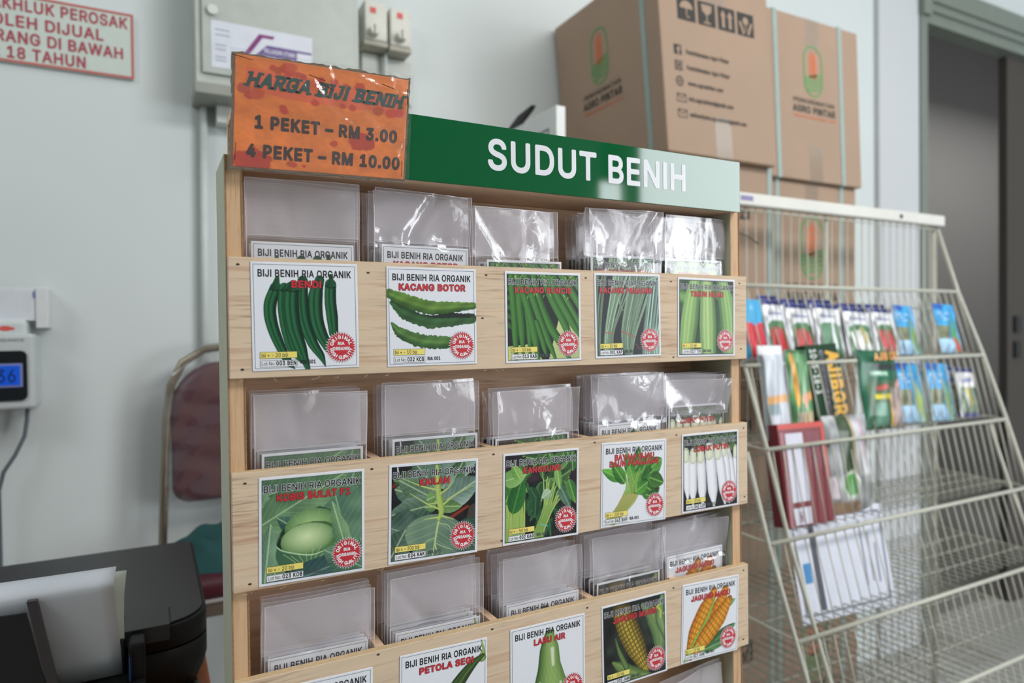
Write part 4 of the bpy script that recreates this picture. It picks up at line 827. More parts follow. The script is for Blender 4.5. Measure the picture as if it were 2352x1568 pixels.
def time_clock():
    WB = mat('clock_shell', (196, 202, 204), .4); BK = mat('clock_black_face', (20, 24, 28), .2)
    root = empty('time_clock', (-.43, 1.15, 1.28), 'white punch time clock on the wall with a black face and blue display', 'time clock')
    MB().box(-.56, -.300, 1.10, 1.2, 1.279, 1.440, bev=.008, seg=3).build('body', WB, root); MB().box(-.56, -.3145, 1.112, 1.2, 1.430, 1.469, bev=.008, seg=3).build('top_cover', mat('clock_top', (206, 214, 214), .35), root)
    b = MB(); pts = []
    for (cx, cz, a0) in ((-.325, 1.392, 0), (-.54, 1.392, 90), (-.54, 1.310, 180), (-.325, 1.310, 270)):
        for i in range(6): a = math.radians(a0+18*i); pts.append((cx+.012*math.cos(a), cz+.012*math.sin(a)))
    b.prism(pts, 'y', 1.0955, 1.101); f = b.build('face', BK, root)
    MB().box(-.46, -.3205, 1.0935, 1.0958, 1.3265, 1.3775, bev=.002).build('display_bezel', mat('lilac_bezel', (122, 132, 186), .4), f)
    d = MB().box(-.455, -.3255, 1.0925, 1.0940, 1.3315, 1.3725).build('display', mat('blue_lcd', (10, 74, 186), .3, emit=.45), f)
    b = MB(); text_to(b, '12:36', -.41, -.333, 1.338, .027, lambda x, z: (x, 1.0923, z), 0, .02); b.build('digits', mat('lcd_digits', (14, 44, 110), .4), d, False)
    b = MB(); rect2(b, -.36, -.336, 1.448, 1.454, lambda x, z: (x, 1.1115, z), 0); disc2(b, -.352, 1.4515, .012, .0055, lambda x, z: (x, 1.1113, z), 0); b.build('red_badge', mat('red_badge', (214, 92, 84), .4), root, False)
    b = MB(); text_to(b, 'ATTENDANCE', -.39, -.318, 1.4235, .006, lambda x, z: (x, 1.0995, z), 0, .03); b.build('lettering', mat('grey_print', (120, 126, 130), .5), root, False)
    c = MB().box(-.5, -.276, 1.135, 1.1385, 1.4690, 1.5405).build('punch_card', mat('card_white', (216, 220, 226), .6)); tag(c, 'white ruled punch card standing in the top of the time clock', 'punch card')
    c2 = MB(); 
    for i in range(17): rect2(c2, -.40+.0055*i, -.3995+.0055*i, 1.473, 1.536, lambda x, z: (x, 1.1348, z), 0)
    for i in range(10): rect2(c2, -.41, -.302, 1.475+.006*i, 1.4753+.006*i, lambda x, z: (x, 1.1348, z), 0)
    text_to(c2, 'NAMA', -.306, -.300, 1.518, .014, lambda x, z: (x, 1.1346, z), 1, .05); c2.build('print', [mat('card_rules', (186, 190, 206), .6), mat('card_blue', (110, 140, 196), .6)], c, False)
    MB().box(-.3, -.2775, 1.130, 1.2, 1.452, 1.5395, bev=.002).build('side_pocket', mat('pocket_white', (212, 214, 216), .5), c)
    tag(MB().tube([(-.322, 1.165, 1.285), (-.3235, 1.16, 1.25), (-.328, 1.155, 1.215), (-.345, 1.15, 1.175), (-.366, 1.15, 1.14), (-.375, 1.15, 1.10), (-.376, 1.16, .9), (-.37, 1.17, .3), (-.36, 1.17, .006)], .0042, k=8).build('power_cable', mat('grey_cable', (92, 102, 108), .5)), 'grey power cable hanging from the white time clock', 'cable')
time_clock()

# ------------------------------------------------------------------ chair, bench, table and printer at the left
def chair():
    VI = mat('maroon_vinyl', (80, 28, 42), .4, mottle=(20, .15)); CH = mat('chair_tube', (150, 140, 122), .3, metal=.8)
    t = empty('folding_chair', (.15, 1.0, .46), 'maroon padded folding chair wrapped in clear plastic behind the printer', 'chair')
    def pad(x0, x1, z0, z1, y0, y1, rtop, rbot, name, lean=0):
        b = bmesh.new(); pts = []
        for (cx, cz, r, a0) in ((x1, z1, rtop, 0), (x0, z1, rtop, 90), (x0, z0, rbot, 180), (x1, z0, rbot, 270)):
            sx = -1 if cx == x1 else 1; sz = -1 if cz == z1 else 1
            for i in range(9): a = math.radians(a0+90*i/8); pts.append((cx+sx*r+r*math.cos(a), cz+sz*r+r*math.sin(a)))
        mb = MB(); n = len(pts); cx, cz = (x0+x1)/2, (z0+z1)/2; ring = []
        for (k, y) in ((.90, y0), (.97, y0+.006), (1, y0+.016), (1, y1-.016), (.97, y1-.006), (.9, y1)): ring += [(cx+(p[0]-cx)*k, y+lean*(p[1]-z0), cz+(p[1]-cz)*k) for p in pts]
        f = [(j*n+i, j*n+(i+1) % n, (j+1)*n+(i+1) % n, (j+1)*n+i) for j in range(5) for i in range(n)]+[tuple(range(n))[::-1], tuple(range(5*n, 6*n))]
        mb.add(ring, f, 0, True); return mb
    bk = pad(-.041, .352, 1.040, 1.370, 1.085, 1.118, .11, .04, 'b').build('backrest', VI, t)
    # the seat lies flat: build it upright, then turn the coordinates
    sm = pad(-.06, .37, .80, 1.13, 0, .045, .05, .06, 's'); sm.v = [(x, z, .9005+y) for (x, y, z) in sm.v]; seat = sm.build('seat', VI, t)
    w = MB(); w.box(-.058, .368, .802, .812, .8985, .9068, bev=.003); w.build('seat_piping', mat('pale_piping', (190, 186, 190), .4), seat)
    MB().box(-.05, .36, .81, 1.12, .868, .898, bev=.004).build('seat_board', mat('grey_brown_board', (110, 98, 88), .7), t)
    MB().tube([(-.066, 1.11, .46), (-.0630, 1.102, .93), (-.058, 1.10, 1.06), (-.050, 1.10, 1.24), (-.040, 1.10, 1.315), (-.015, 1.10, 1.368), (.03, 1.10, 1.398), (.08, 1.10, 1.406), (.155, 1.10, 1.408), (.24, 1.10, 1.406), (.30, 1.10, 1.392), (.345, 1.10, 1.355), (.365, 1.10, 1.29), (.372, 1.10, 1.06), (.378, 1.105, .46)], .0095, k=12).build('back_frame', CH, t)
    for x in (-.055, .365): MB().tube([(x, .82, .46), (x, .85, .70), (x, 1.08, .90)], .0095, k=10).build('leg', CH, t)
    MB().tube([(-.055, .836, .70), (.365, .836, .70)], .011, k=10).build('stretcher', mat('grey_brown_tube', (128, 118, 106), .5), t)
    # crumpled plastic wrap over the backrest
    b = MB(); nx, nz = 40, 36
    def wr(u, v):
        return .0035*math.sin(u*9+v*14+2*math.sin(v*7))+.003*math.sin(u*21-v*17+1.5*math.sin(u*8))+.002*math.sin(v*39+u*12)
    for j in range(nz+1):
        for i in range(nx+1):
            u, v = i/nx, j/nz; x = -.056+.425*u; z = 1.028+.385*v; e = max(0, abs(u-.5)*2-.55)/.45; top = max(0, v-.72)/.28; cut = .10*e*e*top
            b.v.append((x+(.06*e*top*top if u < .5 else -.06*e*top*top), 1.073+.010*e*e+wr(u, v), z-cut*.4)); b.n += 1
    for j in range(nz):
        for i in range(nx): k = j*(nx+1)+i; b.f.append([k, k+1, k+nx+2, k+nx+1]); b.m.append(0); b.sm.append(True)
    b.build('plastic_wrap', film('chair_wrap_film', .05, .16, bump=1.0, scale=10, gloss=1.8, tint=(232, 222, 230)), t, False)
    # folded green cloth on the seat
    b = MB(); r = np.random.RandomState(2); nx, ny = 34, 22; G = np.zeros((ny+1, nx+1))
    for j in range(ny+1):
        for i in range(nx+1):
            u, v = i/nx, j/ny; ed = min(1, min(u, 1-u)*7)*min(1, min(v, 1-v)*4); G[j, i] = ed**.6*(.048+.010*math.sin(u*11+v*5)+.012*math.sin(v*13-u*7)+.006*math.sin(u*29+v*21))
    for lay in (0, 1):
        for j in range(ny+1):
            for i in range(nx+1):
                u, v = i/nx, j/ny; wob = .008*math.sin(v*17)*(1-u); b.v.append((-.045+.33*u+wob+.01*math.sin(v*9), .840+.235*v+.008*math.sin(u*14), (.9462+G[j, i]) if lay == 0 else .9462)); b.n += 1
    N = (nx+1)*(ny+1)
    for j in range(ny):
        for i in range(nx): k = j*(nx+1)+i; b.f += [[k, k+1, k+nx+2, k+nx+1], [N+k, N+k+nx+1, N+k+nx+2, N+k+1]]; b.m += [0, 0]; b.sm += [True, True]
    tag(b.build('folded_cloth', mat('dark_green_cloth', (22, 72, 72), .85, bump=(500, .4), mottle=(40, .15))), 'dark green cloth bundle lying on the maroon chair seat', 'cloth')
    be = empty('low_bench', (.15, .98, 0), 'low grey wooden bench that the maroon chair stands on', 'bench'); BW = mat('grey_bench_wood', (122, 114, 106), .7)
    MB().box(-.10, .42, .795, 1.16, .43, .459, bev=.003).build('bench_top', BW, be)
    for x in (-.08, .36):
        for y in (.80, 1.10): MB().box(x, x+.04, y, y+.04, 0, .43).build('leg', BW, be)
chair()
def table_and_printer():
    TW = wood('orange_table_wood', (176, 108, 72), (150, 86, 56), .6); BL = mat('printer_charcoal', (44, 44, 46), .42, mottle=(500, .10)); BD = mat('printer_black', (20, 20, 22), .55, spec=.3); PG = mat('printer_gap', (8, 8, 9), .6)
    t = empty('side_table', (-.45, .55, 0), 'orange wooden table carrying the black printer', 'table')
    MB().box(-.95, -.0135, .22, .775, .915, .940, bev=.003).build('tabletop', TW, t); MB().box(-.92, -.04, .25, .745, .84, .915).build('apron', TW, t)
    for x in (-.92, -.075):
        for y in (.25, .705): MB().box(x, x+.04, y, y+.04, 0, .84).build('leg', TW, t)
    p = empty('inkjet_printer', (-.25, .56, .941), 'black inkjet printer with paper sticking out of its rear feed', 'printer')
    def outline(x0, x1, y0, y1, r, n=10):
        o = []
        for (cx, cy, a0) in ((x1-r, y1-.008, 0), (x0+r, y1-.008, 90), (x0+r, y0+r, 180), (x1-r, y0+r, 270)):
            rr = .008 if cy > (y0+y1)/2 else r
            cxx = (x1-rr) if cx > (x0+x1)/2 else (x0+rr)
            for i in range(n+1): a = math.radians(a0+90*i/n); o.append((cxx+rr*math.cos(a), cy+rr*math.sin(a)))
        return o
    X0, X1, Y0, Y1 = -.49, -.0165, .337, .738
    def slab(zs, mats, name, parent, notch=None):
        b = MB(); rings = [outline(X0+i, X1-i, Y0+i, Y1-i, .062-i*.5) for (i, z) in zs]; n = len(rings[0])
        for k, (i, z) in enumerate(zs): b.v += [(x, y, z) for x, y in rings[k]]; b.n += n
        for k in range(len(zs)-1):
            for i in range(n): b.f.append([k*n+i, k*n+(i+1) % n, (k+1)*n+(i+1) % n, (k+1)*n+i]); b.m.append(0); b.sm.append(True)
        b.f += [list(range(n))[::-1], list(range((len(zs)-1)*n, len(zs)*n))]; b.m += [0, 0]; b.sm += [False, False]
        return b.build(name, mats, parent)
    body = slab([(.022, .9425), (.012, .950), (.004, .968), (.0, .985), (.0, 1.014)], BD, 'body', p)
    slab([(.0035, 1.0142), (.0035, 1.0165)], PG, 'seam_gap', body)
    up = slab([(.0, 1.0167), (.0, 1.040), (.0005, 1.0445), (.002, 1.0465)], BD, 'upper_body', p)
    lid = slab([(.0055, 1.0466), (.0055, 1.0488), (.006, 1.0498)], BL, 'scanner_lid', p)
    MB().box(-.49, -.0632, .339, .399, 1.0500, 1.0504, bev=.0001, seg=1).build('hinge_notch', PG, lid); MB().box(-.118, -.0650, .334, .3975, 1.0300, 1.0512, bev=.001).build('feed_flap', BL, p)
    # the open rear feed that faces the viewer: slot, side guides, dark inner plate
    MB().box(-.47, -.116, .325, .3365, .968, 1.046, bev=.002).build('feed_back_plate', mat('feed_inner', (26, 26, 28), .45), p)
    MB().box(-.47, -.0935, .286, .3365, .958, 1.0015, bev=.003).build('feed_lip', BD, p)
    MB().box(-.1125, -.0935, .300, .3365, .958, 1.047, bev=.004).build('side_post', BD, p)
    g = MB().box(-.1125, -.1085, .296, .3245, 1.0015, 1.036).build('slot_shadow', PG, p); MB().box(-.1112, -.1102, .2945, .296, 1.003, 1.033).build('blue_guide_edge', mat('blue_guide', (20, 78, 160), .3), g)  # plain blue edge guide inside the dark slot
    gd = MB(); gd.prism([(-.1900, 1.000), (-.1800, 1.000), (-.2030, 1.126), (-.2130, 1.126)], 'y', .284, .292); gd.build('paper_guide', mat('guide_grey', (70, 64, 66), .4), p)
    sp = MB(); sp.prism([(-.47, 1.000), (-.1920, 1.000), (-.2140, 1.112), (-.47, 1.122)], 'y', .2865, .2905); sp.build('paper_support', mat('support_black', (30, 29, 31), .4), p)
    MB().box(-.47, -.21, .2915, .300, .9995, 1.0055, bev=.001).build('blue_strip', mat('blue_strip', (24, 50, 104), .3), p)
    MB().box(-.196, -.184, .284, .2965, .992, 1.0145, bev=.003).build('guide_peg', BD, p)
    for x in (-.46, -.06):
        for y in (.37, .69): MB().box(x, x+.03, y, y+.03, .9402, .9428).build('foot', PG, p)
    tag(MB().tube([(-.0330, .365, .9505), (-.0290, .330, .948), (-.018, .290, .9445), (.0, .24, .945), (-.004, .16, .78), (-.02, .12, .3), (-.03, .16, .006)], .0048, k=10).build('power_cable', mat('olive_cable', (92, 90, 68), .45)), 'olive cable leaving the black printer at its corner', 'cable')
    PW = mat('white_copy_paper', (226, 230, 240), .7, mottle=(60, .01)); PC = mat('greenish_copy_paper', (222, 232, 222), .7, mottle=(60, .01))
    def sheet(name, prof, x0, x1, dx, m, label):
        b = MB(); n = 14; k = len(prof)
        for j, (y, z) in enumerate(prof):
            for i in range(n+1): u = i/n; b.v.append((x0+(x1-x0)*u+dx[j], y+.0012*math.sin(u*5), z)); b.n += 1
        for j in range(k-1):
            for i in range(n): q = j*(n+1)+i; b.f.append([q, q+1, q+n+2, q+n+1]); b.m.append(0); b.sm.append(True)
        o = b.build(name, m); md = o.modifiers.new('thickness', 'SOLIDIFY'); md.thickness = .0003; tag(o, label, 'paper'); return o
    sheet('copy_paper', [(.3240, 1.003), (.3200, 1.03), (.3110, 1.07), (.3000, 1.105), (.2950, 1.120), (.2935, 1.127), (.2960, 1.1315), (.3030, 1.1345), (.3150, 1.137), (.3300, 1.1392)], -.352, -.1195, [0, -.001, -.003, -.0055, -.0065, -.0067, -.0064, -.006, -.0055, -.005], PW, 'white sheet curling back over the top of the black printer')
    sheet('copy_paper', [(.3285, 1.003), (.3290, 1.04), (.3310, 1.075), (.334, 1.10), (.338, 1.130)], -.345, -.1165, [0, -.0005, -.0005, 0, .0030], PC, 'greenish white sheet standing upright behind the curled one in the printer')
table_and_printer()

# ------------------------------------------------------------------ white upright panel and cartons
def side_panel_unit():
    WP = mat('white_laminate', (216, 220, 218), .45)
    o = MB().box(.834, .862, .80, 1.1985, 0, 2.004, bev=.002).build('upright_panel', WP); tag(o, 'white upright panel standing against the wall left of the cartons', 'panel')
    b = MB(); f = lambda y, z: (.8335, y, z)
    frame2(b, .835, 1.17, .2, 1.955, .006, f, 0); b.build('groove', mat('panel_groove', (110, 112, 110), .6), o, False)
    b = MB(); b.prism([(1.03, 2.0045), (1.10, 2.0045), (1.01, 2.036), (.93, 2.043), (.945, 2.034)], 'x', .838, .852)
    tag(b.build('strap_end', mat('black_strap', (34, 34, 36), .6)), 'black strap end lying on top of the white upright panel', 'strap')
side_panel_unit()
CARD = mat('kraft_cardboard', (164, 140, 120), .8, mottle=(7, .05), bump=(120, .05)); TAPE = film('carton_tape', .10, .12, tint=(226, 206, 186), gloss=1.4); STRAP = mat('grey_green_strap', (150, 170, 166), .5)
CK = mat('carton_black_print', (46, 44, 42), .7); CG = mat('carton_green_print', (92, 150, 88), .7); CO = mat('carton_orange_print', (212, 112, 68), .7); CKR = mat('kraft_relief', (176, 150, 128), .8)
def logo(b, cx, cz, k, put3, txt=True):
    """stadium-shaped emblem with an ear of grain over furrows, company name below; k = emblem half height"""
    w = k*.54; pts = [(cx+w*math.cos(a), cz+(k-w)*(1 if a < math.pi else -1)+w*math.sin(a)) for a in [2*math.pi*i/40 for i in range(40)]]
    line2(b, pts+[pts[0]], k*.07, put3, 1)
    for i in range(4):
        for s_ in (-1, 1):
            x = cx+s_*k*.13; z = cz+k*(.55-.24*i); b.add([put3(x+s_*k*.08*math.cos(a)-k*.03*math.sin(a)*s_, z+k*.12*math.sin(a)+k*.05*math.cos(a)) for a in [2*math.pi*q/12 for q in range(12)]], [tuple(range(12))], 2)
    disc2(b, cx, cz+k*.72, k*.06, k*.12, put3, 2, 12); line2(b, [(cx, cz-k*.3), (cx, cz+k*.5)], k*.035, put3, 2)
    for i in range(5):
        q = [(cx-w*.92+2*w*.92*u, cz-k*(.30+.13*i)+k*.22*u*(1-i*.12)-(.0 if 0 < u < 1 else 0)) for u in [j/8 for j in range(9)]]
        q = [(x, z) for x, z in q if abs(x-cx) < math.sqrt(max(0, w*w-max(0, (cz-(k-w))-z)**2))*.97]
        if len(q) > 1: line2(b, q, k*.085, put3, 1)
    if txt:
        text_to(b, 'PERKHIDMATAN', cx-k*1.22, cx+k*1.22, cz-k*1.34, k*.17, put3, 0, .03); text_to(b, 'AGRO PINTAR', cx-k*1.27, cx+k*1.27, cz-k*1.72, k*.26, put3, 0, .06)
        text_to(b, 'Memacu Masa Depan Tani', cx-k*1.22, cx+k*1.27, cz-k*1.93, k*.11, put3, 2, .03)
def handling(b, x, z, s, put3):
    for i in range(4):
        x0 = x+i*s*1.16; rect2(b, x0, x0+s, z, z+s, put3, 0)
        up = lambda px, pz: put3(px, pz)
        g = lambda px, pz, d=.0004: (lambda q: (q[0], q[1]-d, q[2]))(put3(px, pz))
        if i == 0: b.add([g(x0+s*.5+s*.36*math.cos(a), z+s*.50+s*.32*math.sin(a)) for a in [math.pi*q/12 for q in range(13)]], [tuple(range(13))], 3); line2(b, [(x0+s*.5, z+s*.5), (x0+s*.5, z+s*.2), (x0+s*.58, z+s*.12), (x0+s*.66, z+s*.2)], s*.06, g, 3)
        if i == 1: b.add([g(x0+s*.2, z+s*.88), g(x0+s*.24, z+s*.6), g(x0+s*.5, z+s*.42), g(x0+s*.76, z+s*.6), g(x0+s*.8, z+s*.88)], [(0, 1, 2, 3, 4)], 3); line2(b, [(x0+s*.5, z+s*.44), (x0+s*.5, z+s*.14)], s*.07, g, 3); line2(b, [(x0+s*.3, z+s*.12), (x0+s*.7, z+s*.12)], s*.07, g, 3)
        if i == 2:
            for q in (.3, .7): line2(b, [(x0+s*q, z+s*.12), (x0+s*q, z+s*.6)], s*.16, g, 3); b.add([g(x0+s*(q-.16), z+s*.6), g(x0+s*(q+.16), z+s*.6), g(x0+s*q, z+s*.88)], [(0, 1, 2)], 3)
        if i == 3: disc2(b, x0+s*.5, z+s*.66, s*.17, s*.17, g, 3, 10); line2(b, [(x0+s*.5, z+s*.5), (x0+s*.5, z+s*.2)], s*.06, g, 3); line2(b, [(x0+s*.14, z+s*.6), (x0+s*.3, z+s*.25), (x0+s*.36, z+s*.08)], s*.13, g, 3); line2(b, [(x0+s*.86, z+s*.6), (x0+s*.7, z+s*.25), (x0+s*.64, z+s*.08)], s*.13, g, 3)
def contacts(b, x, z, k, put3):
    """five contact lines with little pictograms; k = line pitch"""
    g = lambda px, pz: (lambda q: (q[0], q[1]-.0004, q[2]))(put3(px, pz)); s = k*.62
    for i, (t, w) in enumerate((('Perkhidmatan Agro Pintar', 4.05), ('Perkhidmatan Agro Pintar', 4.05), ('www.agropintar.com', 3.3), ('info.agropintar@gmail.com', 4.2), ('estherelyena.agropintar@gmail.com', 5.45))):
        zb = z-k*i; text_to(b, t, x+k*1.02, x+k*(1.02+w*.93), zb+s*.22, k*.27, put3, 0, .04)
        if i == 0: rect2(b, x, x+s, zb, zb+s, put3, 0); text_to(b, 'f', x+s*.36, x+s*.78, zb+s*.0, s*.75, g, 3, .06)
        if i == 1: rect2(b, x, x+s, zb, zb+s, put3, 0); ring2(b, x+s/2, zb+s/2, s*.3, s*.3, s*.09, g, 3, 16); frame2(b, x+s*.1, x+s*.9, zb+s*.1, zb+s*.9, s*.05, g, 3)
        if i == 2: ring2(b, x+s/2, zb+s/2, s*.52, s*.52, s*.09, put3, 0, 20); ring2(b, x+s/2, zb+s/2, s*.22, s*.5, s*.06, put3, 0, 16); line2(b, [(x, zb+s/2), (x+s, zb+s/2)], s*.07, put3, 0)
        if i > 2: frame2(b, x, x+s*1.25, zb, zb+s*.85, s*.08, put3, 0); line2(b, [(x, zb+s*.85), (x+s*.62, zb+s*.35), (x+s*1.25, zb+s*.85)], s*.07, put3, 0)
def carton(x0, x1, y0, y1, z0, z1, label, front, shear=0, left=False, straps=()):
    fn = lambda x, y, z: (x-shear*(z-z0), y, z)
    root = empty('carton', ((x0+x1)/2, (y0+y1)/2, z0), label, 'cardboard box', 'strapped cartons')
    MB().box(x0, x1, y0, y1, z0+.0005, z1-.0005, bev=.004).map(fn).build('carton_body', CARD, root)
    xm = (x0+x1)/2
    MB().box(x0+.002, x1-.002, (y0+y1)/2-.001, (y0+y1)/2+.001, z1-.0004, z1+.0002).map(fn).build('flap_seam', mat('flap_seam', (120, 96, 76), .9), root)
    t = MB().box(xm-.03, xm+.03, y0-.0006, y0-.0002, z0+.001, z0+.11).box(xm-.03, xm+.03, y0-.0006, y0-.0002, z1-.10, z1-.001).map(fn).build('packing_tape', TAPE, root)
    f = lambda x, z: fn(x, y0-.0008, z); b = MB()
    if front == 'logo': logo(b, xm, z0+(z1-z0)*.68, (z1-z0)*.152, f)
    if front == 'contact': handling(b, x0+.062, z1-.152, .062, f); contacts(b, x0+.042, z1-.245, .0405, f)
    if b.n: b.build('printed_marks', [CK, CG, CO, CARD], root, False)
    if left:
        b = MB(); yl = lambda q, z: fn(x0-.0008, q, z)
        logo(b, 0, z0+.335, .078, lambda q, z: yl(y0+.265-q*.95, z)); b.build('printed_marks', [CK, CG, CO, CARD], root, False)
    for (ax, q) in straps:
        s_ = MB(); w = .0085
        if ax == 'x': s_.box(q-w, q+w, y0-.0016, y1+.0016, z0-.0001, z1+.0012).map(fn); 
        else: s_.box(x0-.0016, x1+.0016, q-w, q+w, z0-.0001, z1+.0012).map(fn)
        s_.build('strap', STRAP, root)
    return root
def cartons():
    H = .472; z = .0
    L_ = ('bottom carton of the left stack, behind the wire rack', 'second carton from the floor in the left stack', 'third carton up in the left stack, behind the top of the wire rack')
    for i in range(4):
        zz = i*H*1.0
        if i < 3: carton(1.095, 1.53, .73, 1.19, i*.632, i*.632+.632, 'brown '+L_[i], 'contact', straps=(('x', 1.515),))
    carton(1.112, 1.512, .70, 1.19, 1.896, 2.396, 'big leaning carton on top of the left stack with contact lines on its front', 'contact', shear=.078, left=True, straps=(('y', .765),))
    R_ = ('bottom carton of the right stack, behind the wire rack', 'second carton of the right stack from the floor', 'third carton of the right stack, emblem seen through the wire rack')
    for i in range(3): carton(1.545, 1.968, .775, 1.19, i*.6285, (i+1)*.6285, 'brown '+R_[i], 'logo', straps=(('x', 1.60), ('x', 1.895)))
    carton(1.535, 1.972, .755, 1.19, 1.886, 2.382, 'topmost carton of the right stack with a green emblem on its front', 'logo', shear=.045, straps=(('x', 1.590), ('x', 1.882)))
cartons()

# ------------------------------------------------------------------ wire rack with bought seed packs
RAILS = [(1.5414, .554), (1.3462, .481), (1.1588, .4185), (.969, .36), (.785, .29), (.610, .225), (.435, .165), (.26, .105)]
RXL, RXR = 1.09, 2.146
def wire_rack():
    WM = mat('white_coated_wire', (196, 196, 184), .45, mottle=(60, .08)); CHN = mat('white_channel', (216, 216, 210), .5, mottle=(9, .08))
    t = empty('wire_display_rack', (1.62, .36, 0), 'tall white wire rack with sloping baskets in front of the cartons', 'wire rack')
    c = MB().box(RXL, RXR+.012, .598, .626, 1.752, 1.785, bev=.004).build('top_channel', CHN, t)
    k = MB(); k.prism([(1.93+.007*math.cos(i*.628), 1.768+.007*math.sin(i*.628)) for i in range(10)], 'y', .5965, .599); k.build('channel_hole', mat('black_hole', (20, 20, 20), .6), c)
    MB().box(1.262, 1.305, .5968, .5982, 1.764, 1.776).build('price_strip', mat('violet_strip', (128, 122, 170), .5), c)
    n = 32; xs = [RXL+.008+(RXR-RXL-.016)*i/(n-1) for i in range(n)]; b = MB()
    for x in xs: b.tube([(x, .615, .06), (x, .615, 1.752)], .0017, k=6)
    for z in (1.742, 1.492, 1.30, 1.10, .92, .74, .55, .35, .08): b.tube([(RXL, .6125, z), (RXR, .6125, z)], .0022, k=6)
    b.build('back_grid', WM, t)
    def line_at(z):
        p = [(1.752, .618)]+RAILS
        for (z0, y0), (z1, y1) in zip(p[:-1], p[1:]):
            if z <= z0 and z >= z1: return y0+(y1-y0)*(z0-z)/(z0-z1)
        return p[-1][1]
    zs = [1.752, 1.5414, 1.3462, 1.1588, .969, .785, .610, .435, .26, .02]
    MB().tube([(RXR, line_at(z)+(0 if z > .03 else -.06), z) for z in zs], .0058, k=10).build('side_bar', WM, t)
    MB().tube([(2.065, line_at(z)+.006, z) for z in zs if z < 1.2], .0045, k=10).build('side_bar', WM, t)
    MB().tube([(1.150, line_at(z)+.002, z) for z in zs if z < 1.36], .0050, k=10).build('side_bar', WM, t)
    MB().tube([(1.087, line_at(z)+.002, z) for z in zs if z < 1.17], .0050, k=10).build('side_bar', WM, t)
    for x in (RXL, 1.146, RXR-.012, 1.62): MB().tube([(x, .622, 0), (x, .622, 1.75)], .0055, k=10).build('rear_post', WM, t)
    for i, (z, y) in enumerate(RAILS[:-1]):
        zl, yl = RAILS[i+1]; x0 = 1.146 if i in (1, 2) else RXL; b = MB(); zf = zl+.008; yf = yl+.02
        for x in xs:
            if x >= x0-.001: b.tube([(x, y, z), (x, yf, zf), (x, .612, zf-.004)], .0019, k=5)
        for q in (.25, .5, .75): b.tube([(x0, yf+(.61-yf)*q, zf-.004), (RXR, yf+(.61-yf)*q, zf-.004)], .0018, k=5)
        for x in (x0, RXR): b.tube([(x, y, z), (x, .615, z+.01)], .0024, k=6)
        o = b.build('basket', WM, t)
        MB().tube([(x0, y-.001, z), (RXR, y-.001, z)], .0050, k=10).build('rail', WM, o)
    b = MB(); b.tube([(1.205, .612, 1.70), (1.30, .606, 1.672), (1.33, .604, 1.655)], .0022, k=6); b.tube([(1.205, .612, 1.70), (1.215, .61, 1.62), (1.225, .612, 1.60)], .0014, k=6)
    b.build('hook', mat('dark_wire_hook', (92, 88, 80), .5), t)
wire_rack()
SILV = (218, 220, 226); NAVY = (38, 44, 104)
